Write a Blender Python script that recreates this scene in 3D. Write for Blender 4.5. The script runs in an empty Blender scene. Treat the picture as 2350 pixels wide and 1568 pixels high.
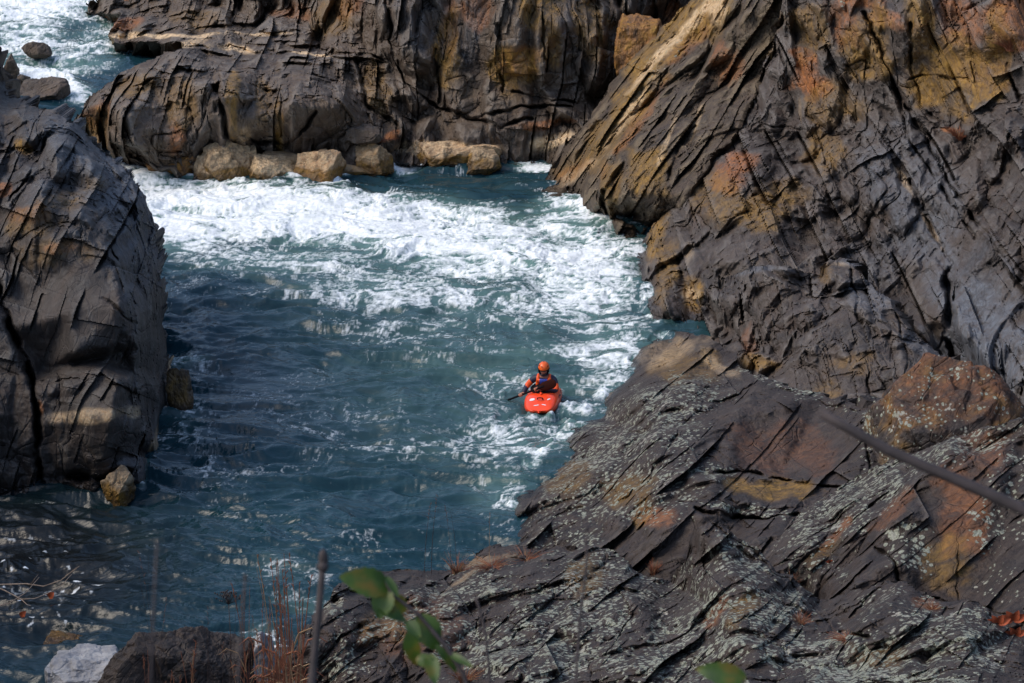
import bpy, bmesh, math, random
import numpy as np
from mathutils import Vector, Matrix, geometry
random.seed(7); rng=np.random.RandomState(11)
C=bpy.context.scene.collection
# ---------------------------------------------------------------- camera model (2350 x 1568 units)
H=18.0; PITCH=math.radians(17); F=1175/math.tan(math.radians(11)); CX,CY=1175.,784.
K=0.9
def rays(px,py):
    u=-(np.asarray(py,float)-CY)/F; r=(np.asarray(px,float)-CX)/F
    return r, math.cos(PITCH)+u*math.sin(PITCH), -math.sin(PITCH)+u*math.cos(PITCH)
def at(px,py,Y):
    r,a,b=rays(px,py); t=Y/a
    return np.stack(np.broadcast_arrays(r*t, a*t, H+b*t),-1)
def wat(px,py,z=0.0):                       # point of the river surface seen there
    r,a,b=rays(px,py); t=(z-H)/b
    return np.stack(np.broadcast_arrays(r*t, a*t, H+b*t),-1)
def proj(P):
    d=P-np.array([0,0,H]); fw=d[...,1]*math.cos(PITCH)-d[...,2]*math.sin(PITCH)
    up=d[...,1]*math.sin(PITCH)+d[...,2]*math.cos(PITCH)
    return CX+F*d[...,0]/fw, CY-F*up/fw
# ---------------------------------------------------------------- noise
def ih(ix,iy,iz,seed):
    h=(ix.astype(np.int64)*374761393+iy.astype(np.int64)*668265263+iz.astype(np.int64)*2147483647+seed*1274126177)&0xffffffff
    h=((h^(h>>13))*1274126177)&0xffffffff
    h=((h^(h>>16))*2246822519)&0xffffffff
    return h^(h>>15)
_g=rng.normal(size=(256,3)); _g/=np.linalg.norm(_g,axis=1)[:,None]; _g=_g.astype(np.float32)
def perlin3(P,seed=0):
    P=np.asarray(P,np.float32); i=np.floor(P).astype(np.int32); f=P-i
    w=f*f*f*(f*(f*6-15)+10); out=np.zeros(P.shape[:-1],np.float32)
    for dx in (0,1):
        wx=w[...,0] if dx else 1-w[...,0]
        for dy in (0,1):
            wy=w[...,1] if dy else 1-w[...,1]
            for dz in (0,1):
                wz=w[...,2] if dz else 1-w[...,2]
                g=_g[ih(i[...,0]+dx,i[...,1]+dy,i[...,2]+dz,seed)&255]
                out+=wx*wy*wz*(g[...,0]*(f[...,0]-dx)+g[...,1]*(f[...,1]-dy)+g[...,2]*(f[...,2]-dz))
    return out*1.6
def perlin2(x,y,seed=0):
    x=np.asarray(x,np.float32); y=np.asarray(y,np.float32)
    ix=np.floor(x).astype(np.int32); iy=np.floor(y).astype(np.int32); fx=x-ix; fy=y-iy
    wx=fx*fx*fx*(fx*(fx*6-15)+10); wy=fy*fy*fy*(fy*(fy*6-15)+10); out=np.zeros(x.shape,np.float32); zz=np.zeros_like(ix)
    for dx in (0,1):
        for dy in (0,1):
            a=(ih(ix+dx,iy+dy,zz,seed)&1023).astype(np.float32)*(2*math.pi/1024)
            out+=(wx if dx else 1-wx)*(wy if dy else 1-wy)*(np.cos(a)*(fx-dx)+np.sin(a)*(fy-dy))
    return out*1.5
def fbm3(P,oct=4,seed=0,gain=.5):
    o=0;a=1
    for k in range(oct): o=o+a*perlin3(P*(2.03**k)+k*7.3,seed+k); a*=gain
    return o
def fbm2(x,y,oct=4,seed=0,gain=.5):
    o=0;a=1
    for k in range(oct): o=o+a*perlin2(x*2.03**k+k*5.1,y*2.03**k+k*9.7,seed+k); a*=gain
    return o
def ss(a,b,x):
    t=np.clip((x-a)/(b-a),0,1); return t*t*(3-2*t)
def facets(P,along,size,seed=0,tilt=.7,jit=.8,side=None,k=6.0):
    """jointed blocks: continuous upper envelope of tilted flat tops with steep sides"""
    e1=np.array(along,float); e1/=np.linalg.norm(e1)
    s=np.array(side if side is not None else (0,-1,.35),float); e3=s-e1*(s@e1); e3/=np.linalg.norm(e3); e2=np.cross(e3,e1)
    Q=np.stack([P@e1/size[0],P@e2/size[1],P@e3/size[2]],-1).astype(np.float32)
    i=np.floor(Q).astype(np.int32); h1=np.full(Q.shape[:-1],-1.3,np.float32); h2=h1.copy(); rid=np.full_like(h1,.3)
    for dx in (-1,0,1):
        for dy in (-1,0,1):
            for dz in (-1,0,1):
                c=(i[...,0]+dx,i[...,1]+dy,i[...,2]+dz)
                kk=_rt[ih(*c,seed)&4095]
                d=np.stack([c[0],c[1],c[2]],-1)+.5+(kk[...,:3]-.5)*jit; d=(Q-d).astype(np.float32); a=np.abs(d)
                tx=(kk[...,4]*2-1); ty=(kk[...,5]*2-1)
                a0=np.abs(d[...,0]+.35*tx*d[...,1]); a1=np.abs(d[...,1]-.35*ty*d[...,0])
                D=np.maximum(np.maximum(a0,a1),.8*(a0+a1)*.86); D=np.maximum(D,a[...,2]*.9)
                t=(kk[...,3]*1.8-.8)+tilt*(tx*d[...,0]+ty*d[...,1])*1.7
                h=np.minimum(t,-1.3+k*(1.0-D))
                m=h>h1; h2=np.where(m,h1,np.maximum(h2,h)); h1=np.where(m,h,h1); rid=np.where(m,kk[...,6],rid)
    return h1,np.abs(h1-h2),rid
_rt=rng.rand(4096,7).astype(np.float32)
# ---------------------------------------------------------------- mesh helpers
def tag(o,label=None,cat=None,group=None,kind=None):
    if label: o['label']=label
    if cat: o['category']=cat
    if group: o['group']=group
    if kind: o['kind']=kind
    return o
def np_mesh(name,V,Fq,mat,smooth=False,parent=None,attrs=None):
    me=bpy.data.meshes.new(name); V=np.ascontiguousarray(V,np.float32); n=Fq.shape[1]
    me.vertices.add(len(V)); me.vertices.foreach_set('co',V.ravel())
    me.loops.add(Fq.size); me.loops.foreach_set('vertex_index',Fq.astype(np.int32).ravel())
    me.polygons.add(len(Fq)); me.polygons.foreach_set('loop_start',np.arange(0,Fq.size,n,dtype=np.int32))
    try: me.polygons.foreach_set('loop_total',np.full(len(Fq),n,np.int32))
    except Exception: pass
    me.polygons.foreach_set('use_smooth',np.full(len(Fq),smooth,bool))
    me.update(calc_edges=True)
    for k,v in (attrs or {}).items():
        a=me.attributes.new(k,'FLOAT_COLOR','POINT'); c=np.ones((len(V),4),np.float32); c[:,:v.shape[1]]=v; a.data.foreach_set('color',c.ravel())
    if mat: me.materials.append(mat)
    o=bpy.data.objects.new(name,me); C.objects.link(o)
    if parent: o.parent=parent
    return o
def py_mesh(name,V,Fs,mat,parent=None,smooth=True):
    me=bpy.data.meshes.new(name); me.from_pydata([tuple(v) for v in V],[],[tuple(f) for f in Fs]); me.update()
    for p in me.polygons: p.use_smooth=smooth
    if mat: me.materials.append(mat)
    o=bpy.data.objects.new(name,me); C.objects.link(o)
    if parent: o.parent=parent
    return o
def empty(name,loc=(0,0,0),rot=(0,0,0)):
    o=bpy.data.objects.new(name,None); C.objects.link(o); o.location=loc; o.rotation_euler=rot; o.empty_display_size=.2; return o
# ---------------------------------------------------------------- materials
def newmat(name):
    m=bpy.data.materials.new(name); m.use_nodes=True; nt=m.node_tree; return m,nt,nt.nodes['Principled BSDF']
def N(nt,t,**k):
    n=nt.nodes.new(t)
    for a,v in k.items():
        if a in n.inputs: n.inputs[a].default_value=v
        else: setattr(n,a,v)
    return n
def simple(name,col,rough=.6,metal=0,spec=.5,var=0,vscale=8):
    m,nt,b=newmat(name); b.inputs['Base Color'].default_value=(*col,1); b.inputs['Roughness'].default_value=rough; b.inputs['Metallic'].default_value=metal
    b.inputs['Specular IOR Level'].default_value=spec
    if var:
        tc=N(nt,'ShaderNodeTexCoord'); n=N(nt,'ShaderNodeTexNoise',Scale=vscale,Detail=4.0); nt.links.new(tc.outputs['Object'],n.inputs['Vector'])
        r=N(nt,'ShaderNodeValToRGB'); nt.links.new(n.outputs['Fac'],r.inputs[0])
        r.color_ramp.elements[0].position=.3; r.color_ramp.elements[1].position=.7
        r.color_ramp.elements[0].color=(*[c*(1-var) for c in col],1); r.color_ramp.elements[1].color=(*[min(1,c*(1+var)) for c in col],1)
        nt.links.new(r.outputs[0],b.inputs['Base Color'])
        bp=N(nt,'ShaderNodeBump',Strength=.25,Distance=.01); nt.links.new(n.outputs['Fac'],bp.inputs['Height']); nt.links.new(bp.outputs[0],b.inputs['Normal'])
    return m
def rock_mat(name,dark=(.030,.028,.030),mid=(.075,.066,.062),pale=(.15,.14,.14),scale=1.0,along=(0,0,1),bump=.6,patchy=1.0):
    m,nt,b=newmat(name); L=nt.links.new
    A=N(nt,'ShaderNodeAttribute',attribute_name='sa'); B=N(nt,'ShaderNodeAttribute',attribute_name='sb')
    sa=N(nt,'ShaderNodeSeparateColor'); sb=N(nt,'ShaderNodeSeparateColor'); L(A.outputs['Color'],sa.inputs[0]); L(B.outputs['Color'],sb.inputs[0])
    tc=N(nt,'ShaderNodeTexCoord')
    # stretched coordinates along the foliation
    q=Vector(along).normalized().rotation_difference(Vector((0,0,1)))
    mp=N(nt,'ShaderNodeMapping'); mp.vector_type='POINT'; L(tc.outputs['Object'],mp.inputs[0]); mp.inputs['Rotation'].default_value=q.to_euler()
    mp2=N(nt,'ShaderNodeMapping'); L(mp.outputs[0],mp2.inputs[0]); mp2.inputs['Scale'].default_value=(1,1,.22)
    def noise(sc,det=6,rough=.6,src=None,dist=0): 
        n=N(nt,'ShaderNodeTexNoise',Scale=sc*scale,Detail=float(det),Roughness=rough,Distortion=dist); L((src or tc.outputs['Object']),n.inputs['Vector']); return n.outputs['Fac']
    def ramp(src,a,b_,c0=(0,0,0),c1=(1,1,1)):
        r=N(nt,'ShaderNodeValToRGB'); L(src,r.inputs[0]); e=r.color_ramp.elements; e[0].position=a; e[1].position=b_; e[0].color=(*c0,1); e[1].color=(*c1,1); return r.outputs[0]
    def math_(op,a,b_):
        n=N(nt,'ShaderNodeMath',operation=op); 
        for k,v in enumerate((a,b_)):
            if isinstance(v,(int,float)): n.inputs[k].default_value=v
            else: L(v,n.inputs[k])
        return n.outputs[0]
    def mix(f,a,b_,mode='MIX'):
        n=N(nt,'ShaderNodeMix',data_type='RGBA',blend_type=mode)
        if isinstance(f,(int,float)): n.inputs[0].default_value=f
        else: L(f,n.inputs[0])
        for k,v in ((6,a),(7,b_)):
            if isinstance(v,tuple): n.inputs[k].default_value=(*v,1)
            else: L(v,n.inputs[k])
        return n.outputs[2]
    n1=noise(.9,8,.62); n2=noise(5,8,.7,mp2.outputs[0],.6); n3=noise(22,6,.75)
    c=mix(ramp(n1,.32,.68),dark,mid)
    c=mix(math_('MULTIPLY',ramp(sb.outputs[1],.45,.9),.6),c,mid)
    c=mix(math_('MULTIPLY',ramp(sb.outputs[1],.0,.35,(1,1,1),(0,0,0)),.55),c,dark)
    c=mix(math_('MULTIPLY',ramp(n2,.48,.74),.55),c,pale)
    # purple-brown and blue-grey block tints
    c=mix(math_('MULTIPLY',ramp(noise(1.7,5,.6,None,1),.45,.7),.45*patchy),c,(.075,.047,.034))
    ED=N(nt,'ShaderNodeAttribute',attribute_name='sc'); se=N(nt,'ShaderNodeSeparateColor'); L(ED.outputs['Color'],se.inputs[0])
    c=mix(math_('MULTIPLY',se.outputs[0],.5),c,tuple(x*1.1 for x in pale))
    c=mix(math_('MULTIPLY',sb.outputs[2],ramp(n2,.3,.6)),c,(.125,.14,.165))
    # iron stains
    brk=ramp(noise(3.2,7,.7,mp2.outputs[0],.8),.3,.62)
    c=mix(math_('MULTIPLY',sa.outputs[0],brk),c,mix(ramp(noise(9,5,.7),.35,.7),(.42,.15,.038),(.15,.062,.025)))
    c=mix(math_('MULTIPLY',sa.outputs[1],brk),c,mix(ramp(noise(7,5,.7),.35,.7),(.33,.185,.032),(.12,.065,.016)))
    # bleached high-water band
    c=mix(math_('MULTIPLY',sb.outputs[0],ramp(noise(4,6,.7),.3,.55)),c,mix(ramp(n3,.35,.65),(.55,.34,.16),(.80,.64,.42)))
    # dark specks, pale flecks
    c=mix(math_('MULTIPLY',ramp(n3,.6,.72),.6),c,tuple(x*.45 for x in dark))
    c=mix(math_('MULTIPLY',ramp(noise(34,4,.7,mp2.outputs[0]),.66,.74),.5),c,(.3,.28,.26))
    # lichen
    vl=N(nt,'ShaderNodeTexVoronoi',feature='F1',Scale=9.0*scale,Randomness=1.0); wl=N(nt,'ShaderNodeMix',data_type='VECTOR'); wl.inputs[0].default_value=.07; nl=N(nt,'ShaderNodeTexNoise',Scale=14.0,Detail=4.0,Roughness=.7); L(tc.outputs['Object'],nl.inputs['Vector']); L(tc.outputs['Object'],wl.inputs[4]); L(nl.outputs['Color'],wl.inputs[5]); L(wl.outputs[1],vl.inputs['Vector'])
    big=noise(1.5,5,.62); base_=math_('SUBTRACT',math_('ADD',math_('MULTIPLY',big,1.25),math_('MULTIPLY',sa.outputs[2],.50)),vl.outputs['Distance'])
    sc3=N(nt,'ShaderNodeSeparateColor'); L(vl.outputs['Color'],sc3.inputs[0]); base_=math_('SUBTRACT',base_,math_('MULTIPLY',sc3.outputs[0],.30))
    lich=ramp(base_,.44,.50); lich2=ramp(math_('ADD',noise(17,6,.72),math_('MULTIPLY',sa.outputs[2],.16)),.73,.76)
    lcol=mix(ramp(noise(26,4,.7),.35,.65),(.13,.135,.095),(.34,.355,.29)); lcol=mix(ramp(noise(1.3,3,.6),.55,.7),lcol,(.30,.28,.24))
    gate=math_('GREATER_THAN',sa.outputs[2],.03)
    lf=math_('MULTIPLY',math_('MAXIMUM',lich,math_('MULTIPLY',lich2,.9)),gate)
    c=mix(lf,c,lcol)
    ge=N(nt,'ShaderNodeNewGeometry'); sx=N(nt,'ShaderNodeSeparateXYZ'); L(ge.outputs['Position'],sx.inputs[0])
    wet=ramp(math_('ADD',math_('MULTIPLY',sx.outputs[2],1.6),math_('MULTIPLY',noise(1.6,3,.6),.35)),.25,.62,(1,1,1),(0,0,0))
    c=mix(math_('MULTIPLY',wet,.6),c,mix(1.0,c,(.30,.28,.30),'MULTIPLY'))
    L(c,b.inputs['Base Color']); ro=math_('SUBTRACT',.64,math_('MULTIPLY',wet,.38)); L(ro,b.inputs['Roughness']); b.inputs['Specular IOR Level'].default_value=.35
    h=math_('ADD',math_('ADD',math_('MULTIPLY',n2,1.0),math_('MULTIPLY',n3,.35)),math_('MULTIPLY',lf,.25))
    h=math_('ADD',h,math_('MULTIPLY',noise(2.5,9,.7,mp2.outputs[0],.6),.7))
    wn=N(nt,'ShaderNodeTexNoise',Scale=1.6,Detail=5.0,Roughness=.6); L(tc.outputs['Object'],wn.inputs['Vector'])
    mp3=N(nt,'ShaderNodeMapping'); L(mp.outputs[0],mp3.inputs[0]); mp3.inputs['Scale'].default_value=(1,1,.42)
    wa=N(nt,'ShaderNodeMix',data_type='VECTOR'); wa.inputs[0].default_value=.10; L(mp3.outputs[0],wa.inputs[4]); L(wn.outputs['Color'],wa.inputs[5])
    def crk(sc_,wd_):
        vo=N(nt,'ShaderNodeTexVoronoi',feature='DISTANCE_TO_EDGE',Scale=sc_*scale,Randomness=1.0); L(wa.outputs[1],vo.inputs['Vector']); return ramp(vo.outputs['Distance'],0,wd_)
    h=math_('ADD',h,math_('MULTIPLY',math_('MULTIPLY',crk(1.9,.035),ramp(noise(.8,4,.6),.40,.5,(1,1,1),(.15,.15,.15))),1.6))
    h=math_('ADD',h,math_('MULTIPLY',crk(5.0,.05),.28))
    bp=N(nt,'ShaderNodeBump',Strength=bump,Distance=.07); L(h,bp.inputs['Height']); L(bp.outputs[0],b.inputs['Normal'])
    return m
# ---------------------------------------------------------------- rock masses
def axis(lo,hi,step,flo,fhi):
    s=[]; x=lo
    while x<flo: s.append(x); x+=step*5
    x=max(lo,flo)
    while x<min(hi,fhi): s.append(x); x+=step
    while x<hi: s.append(x); x+=step*5
    s.append(hi); return np.array(s)
def inpoly(x,y,poly):
    r=np.zeros(x.shape,bool); n=len(poly)
    for i in range(n):
        x0,y0=poly[i]; x1,y1=poly[(i+1)%n]
        if y0==y1: continue
        c=((y0>y)!=(y1>y))&(x<(x1-x0)*(y-y0)/(y1-y0)+x0); r^=c
    return r
def seg_dist(x,y,line):
    d=np.full(x.shape,1e9)
    for (x0,y0),(x1,y1) in zip(line[:-1],line[1:]):
        vx,vy=x1-x0,y1-y0; t=np.clip(((x-x0)*vx+(y-y0)*vy)/(vx*vx+vy*vy+1e-9),0,1)
        d=np.minimum(d,np.hypot(x-x0-t*vx,y-y0-t*vy))
    return d
def rsum(A,r,ax):                                       # box blur of radius r cells
    if r<1: return A
    pad=[(0,0),(0,0)]; pad[ax]=(r+1,r); B=np.cumsum(np.pad(A,pad),axis=ax); n=A.shape[ax]
    return (B[r*2+1:r*2+1+n]-B[:n]) if ax==0 else (B[:,r*2+1:r*2+1+n]-B[:,:n])
def blur(Y,W,r):
    for _ in range(2):
        a=np.where(W,Y,0); w=W.astype(float)
        for ax in (0,1): a=rsum(a,r,ax); w=rsum(w,r,ax)
        Y=np.where(W,a/np.maximum(w,1e-9),Y)
    return Y
def W_(px,py,z=0.): return (px,py,float(wat(px,py,z-.30)[1])/K,1)
def ell(px,py,lst,wob):
    o=np.zeros(px.shape,np.float32)
    for (cx,cy,rx,ry,rot,amp) in lst:
        a=math.radians(rot); dx=px-cx; dy=py-cy; u=(dx*math.cos(a)+dy*math.sin(a))/rx; v=(-dx*math.sin(a)+dy*math.cos(a))/ry
        o=np.maximum(o,amp*ss(1.25,.6,np.sqrt(u*u+v*v)+wob))
    return o
def yw0(py): return float(wat(0,py)[1])/K
def facet_field(gx,gy,D,M,spacing,ang,aspect,seed,jit=.85,chis=0.0):
    # planar fracture faces: the field is re-laid on irregular flat triangles stretched along the bedding
    ca,sa_=math.cos(math.radians(ang)),math.sin(math.radians(ang)); x0,x1,y0,y1=gx[0],gx[-1],gy[0],gy[-1]
    cs=[(x*ca+y*sa_,-x*sa_+y*ca) for x in (x0,x1) for y in (y0,y1)]; us=[c[0]/aspect for c in cs]; vs=[c[1] for c in cs]
    r=np.random.RandomState(seed); U,V=np.meshgrid(np.arange(min(us)-spacing,max(us)+spacing,spacing),np.arange(min(vs)-spacing,max(vs)+spacing,spacing))
    U=U+(r.rand(*U.shape)-.5)*spacing*jit*1.3; V=V+(r.rand(*V.shape)-.5)*spacing*jit*1.3
    X=U*aspect*ca-V*sa_; Y=U*aspect*sa_+V*ca; k=(X>x0-3*spacing)&(X<x1+3*spacing)&(Y>y0-3*spacing)&(Y<y1+3*spacing)
    X,Y,U,V=X[k],Y[k],U[k],V[k]; t=geometry.delaunay_2d_cdt([Vector((a,b)) for a,b in zip(U,V)],[],[],0,1e-6)
    src=[o[0] for o in t[3]]; X=X[src]; Y=Y[src]
    ii=np.clip(np.searchsorted(gx,X),0,len(gx)-1); jj=np.clip(np.searchsorted(gy,Y),0,len(gy)-1); val=D[jj,ii]; val=val+(r.rand(len(val))-.5)*2*chis; out=D.copy()
    T=np.array([list(f) for f in t[2]]); ax_,ay=X[T[:,0]],Y[T[:,0]]; bx,by=X[T[:,1]],Y[T[:,1]]; cx,cy=X[T[:,2]],Y[T[:,2]]; d=(by-cy)*(ax_-cx)+(cx-bx)*(ay-cy)
    I0=np.searchsorted(gx,np.minimum(np.minimum(ax_,bx),cx)); I1=np.searchsorted(gx,np.maximum(np.maximum(ax_,bx),cx)); J0=np.searchsorted(gy,np.minimum(np.minimum(ay,by),cy)); J1=np.searchsorted(gy,np.maximum(np.maximum(ay,by),cy))
    for n in range(len(T)):
        if I1[n]<=I0[n] or J1[n]<=J0[n] or abs(d[n])<1e-9: continue
        if not M[J0[n]:J1[n],I0[n]:I1[n]].any(): continue
        xx=gx[None,I0[n]:I1[n]]; yy=gy[J0[n]:J1[n],None]
        l1=((by[n]-cy[n])*(xx-cx[n])+(cx[n]-bx[n])*(yy-cy[n]))/d[n]; l2=((cy[n]-ay[n])*(xx-cx[n])+(ax_[n]-cx[n])*(yy-cy[n]))/d[n]; l3=1-l1-l2
        m=(l1>=-1e-6)&(l2>=-1e-6)&(l3>=-1e-6); o=out[J0[n]:J1[n],I0[n]:I1[n]]; o[m]=(l1*val[T[n,0]]+l2*val[T[n,1]]+l3*val[T[n,2]])[m]
    return out
def rebase(pts,anchors,gain):
    # keep the hand-given relief, lay it over the surface through the surveyed anchor points
    P=np.array([(p[0],p[1],p[2]) for p in pts],float); x=(P[:,0]-CX)/1000; y=(P[:,1]-CY)/1000
    g=P[:,2]-np.array([yw0(max(v,-40)) for v in P[:,1]])
    B=np.stack([x*0+1,x,y,x*y,x*x,y*y,y**3],-1); c=np.linalg.lstsq(B,g,rcond=None)[0]; rel=np.clip(g-B@c,-2.2,2.2)*gain
    isw=np.array([len(p)==4 for p in pts]); rel[(P[:,1]<-20)]=0
    A=np.array(list(anchors)+[(p[0],p[1],p[2]) for p in pts if len(p)==4],float); ax=(A[:,0]-CX)/1000; ay=(A[:,1]-CY)/1000
    U=lambda r: np.where(r>1e-9,r*r*np.log(r+1e-12),0)
    n=len(A); Kk=U(np.hypot(ax[:,None]-ax,ay[:,None]-ay))+np.eye(n)*2e-3; Q=np.stack([np.ones(n),ax,ay],-1)
    M=np.block([[Kk,Q],[Q.T,np.zeros((3,3))]]); sol=np.linalg.solve(M,np.concatenate([A[:,2],np.zeros(3)]))
    base=U(np.hypot(x[:,None]-ax,y[:,None]-ay))@sol[:n]+np.stack([x*0+1,x,y],-1)@sol[n:]
    return [(p[0],p[1],p[2]) if isw[i] else (p[0],p[1],base[i]+rel[i]) for i,p in enumerate(pts)]
def mass(name,outline,inner,mat,layers,cracks=(),step=2.2,soft=5,seed=0,back=(0,6,-1.5),orange=(),ochre=(),lichen=(),bleach=(),blue=(),zbleach=None,rough=.05,fol=None,warp=.35,label=None,cat=None,kind='structure',cutz=None,pwarp=1.0,anchors=None,relief=.8,calm=(),bed=(90,2.0),sharp=(34,13),bias=.3,chis=(.15,.04),slabs=((.42,2.6,.12,1),(.16,.9,.05,2))):
    if anchors:
        rb=rebase(list(outline)+list(inner),anchors,relief); outline,inner=rb[:len(outline)],rb[len(outline):]
    allp=list(outline)+list(inner)
    vs=[Vector((p[0],p[1])) for p in allp]
    r=geometry.delaunay_2d_cdt(vs,[],[],0,1e-4)
    dv=[(v.x,v.y) for v in r[0]]; src=[o[0] if o else None for o in r[3]]
    Yc=np.array([allp[s][2]*K if s is not None else np.nan for s in src])
    xs=[p[0] for p in outline]; ys=[p[1] for p in outline]
    gx=axis(min(xs),max(xs),step,-25,2375); gy=axis(min(ys),max(ys),step,-25,1593)
    PX,PY=np.meshgrid(gx,gy); Y=np.full(PX.shape,np.nan)
    for f in r[2]:
        (ax_,ay),(bx,by),(cx,cy)=[dv[i] for i in f]; ya,yb,yc=Yc[list(f)]
        i0=np.searchsorted(gx,min(ax_,bx,cx)-.01); i1=np.searchsorted(gx,max(ax_,bx,cx)+.01)
        j0=np.searchsorted(gy,min(ay,by,cy)-.01); j1=np.searchsorted(gy,max(ay,by,cy)+.01)
        if i1<=i0 or j1<=j0: continue
        X=PX[j0:j1,i0:i1]; Z=PY[j0:j1,i0:i1]; d=(by-cy)*(ax_-cx)+(cx-bx)*(ay-cy)
        if abs(d)<1e-9: continue
        l1=((by-cy)*(X-cx)+(cx-bx)*(Z-cy))/d; l2=((cy-ay)*(X-cx)+(ax_-cx)*(Z-cy))/d; l3=1-l1-l2
        m=(l1>-1e-4)&(l2>-1e-4)&(l3>-1e-4); Y[j0:j1,i0:i1][m]=(l1*ya+l2*yb+l3*yc)[m]
    fin=np.isfinite(Y); Y=blur(Y,fin,soft)
    # wobble outline so traced straight segments become ragged
    wx=(fbm2(PX/38.,PY/38.,4,seed+50)*7)*pwarp; wy=(fbm2(PX/38.,PY/38.,4,seed+60)*7)*pwarp
    M=inpoly(PX+wx,PY+wy,[(p[0],p[1]) for p in outline])&fin
    Y=np.where(fin,Y,60.)
    wob=fbm2(PX/60.,PY/60.,4,seed+70).astype(np.float32)
    Pq=at(PX,PY,blur(Y,fin,6))
    for (line,w,dep) in cracks:
        dep*=(.5 if w<4.6 else .8); w*=(.6 if w<9 else .8); ml=.25+.75*ss(-.25,.2,fbm2(PX/70.+w,PY/70.+dep*9,2,seed+7))
        d=seg_dist(PX+wx*.8,PY+wy*.8,line); wv=w*(1+.5*wob); Y=Y+dep*ml*np.exp(-(d/np.maximum(wv,1.5))**2)
    P=at(PX,PY,Y)
    # smooth normals
    Ps=np.stack([blur(P[...,k],M,22) for k in range(3)],-1)
    Nn=np.cross(np.gradient(Ps,axis=1),np.gradient(Ps,axis=0)); Nn/=np.linalg.norm(Nn,axis=-1)[...,None]+1e-9
    view=np.array([0,0,H])-P; sgn=np.sign((Nn*view).sum(-1)); Nn*=sgn[...,None]
    idx=np.full(M.shape,-1); idx[M]=np.arange(M.sum()); p=P[M]; n=Nn[M]; px=PX[M]; py=PY[M]
    wq=np.stack([fbm3(p*.5+s,2,seed+s) for s in (1,20,40)],-1)*.5+np.stack([perlin3(p*2.6+s,seed+s) for s in (2,21,41)],-1)*.1
    p_=Pq[M]; q=p_+wq*warp; cm=1-ell(px,py,calm,wob[M]*.2)
    disp=np.zeros(len(p)); cell=np.full(len(p),.3,np.float32)
    for k,l in enumerate(layers):
        wgt=1.0
        if 'where' in l: wgt=ell(px,py,l['where'],wob[M]*.3)
        v,e,rid=facets(q,l['along'],l['size'],seed*13+k,l.get('tilt',.7),side=view[M].mean(0))
        g=np.exp(-(e/l.get('cw',.06))**2)*l.get('crack',.5)*ss(.35,.75,rid+.2)
        disp+=wgt*l['amp']*(v*(.12+.88*cm)-g*.4*cm)
        if k<=1: cell=np.where(rid>cell*0+.5,rid,cell).astype(np.float32) if k else rid
    rg=fbm3(q*1.9,5,seed+90,.5); disp+=rough*1.1*rg*(.5+.5*cm)
    if fol is not None:
        f=np.array(fol,float); f/=np.linalg.norm(f); a=q@f; qq=q*3.2-np.outer(a,f)*3.2*.86
        rd=1-np.abs(fbm3(qq,2,seed+110,.45)); disp+=rough*.6*(rd-.7)
    disp+=.12*fbm3(q*.8,2,seed+95)*cm
    if slabs:                                            # bedding: overlapping thin plates with broken ends
        f=np.array(fol,float); f/=np.linalg.norm(f); mn=view[M].mean(0); mn/=np.linalg.norm(mn); f=f-mn*(f@mn); f/=np.linalg.norm(f); e2=np.cross(f,mn); e2/=np.linalg.norm(e2)
        plates=np.zeros(len(p)); sc_=np.array([px,py,px*0]).T/np.array([150.,150.,1.]); wv_=fbm3(sc_*.6,2,seed+130)*.11+fbm3(sc_*3.,2,seed+131)*.012
        for per,L_,am,sd in slabs:
            v=(p_@e2+wv_)/per; v=v+fbm2(v*.37,v*0+sd,2,sd)*.9; k=np.floor(v).astype(np.int32); fr=v-k
            u=p_@f/L_; z_=np.zeros_like(k); r1=_rt[ih(k,z_,z_,sd)&4095,0]; us=u+r1*7+(fr-.5)*.35*(_rt[ih(k,z_,z_,sd)&4095,1]-.5); ku=np.floor(us).astype(np.int32); rr=_rt[ih(k,ku,z_,sd+5)&4095]
            fu=us-ku; pm=ss(-.25,.2,fbm3(sc_*.9,2,seed+sd))
            h=(rr[...,0]-.5)*1.3+(fr-.5)*(rr[...,1]*1.1+.15)+(fu-.5)*(rr[...,2]-.5)*.8
            gap=(rr[...,3]>.55)*np.exp(-((fr)/.06)**2)*1.0
            plates+=am*(h-gap)*pm
        plates*=(.35+.65*cm); PG=np.zeros(M.shape); PG[M]=plates; plates=PG[M]
    D=np.zeros(M.shape); D[M]=disp; D=np.where(M,D,0)
    c1=facet_field(gx,gy,D,M,sharp[0],bed[0],bed[1],seed+5,chis=chis[0]); r1=D-c1; c2=facet_field(gx,gy,r1,M,sharp[1],bed[0]+8,bed[1]*.8,seed+6,chis=chis[1]); r2=r1-c2
    CM=np.ones(M.shape); CM[M]=.35+.65*cm; c1=c1*CM+blur(c1,M,10)*(1-CM); c2=c2*CM
    dn=c1[M]*.3+bias*layers[0]['amp']; dr=c1[M]*.7+(c2*.9+r2*.5)[M]+(plates if slabs else 0); disp=dn+dr; D[M]=disp; e1=D-blur(D,M,3); e2=D-blur(D,M,9); edge=(ss(.004,.05,e1)*.8+ss(.01,.14,e2)*.5)[M]*(.4+.6*ss(-.3,.4,wob[M]))
    vw=view[M]; vw=vw/np.linalg.norm(vw,axis=1)[:,None]; nv=(n*vw).sum(1); p2=p+n*dn[:,None]+vw*(dr*(.15+.85*ss(.03,.20,nv))/np.clip(nv,.45,1))[:,None]
    wv=wob[M]
    orn=ell(px,py,orange,wv*.5); och=ell(px,py,ochre,wv*.5); lic=ell(px,py,lichen,wv*.4); ble=ell(px,py,bleach,wv*.5); blu=ell(px,py,blue,wv*.5)
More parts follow.
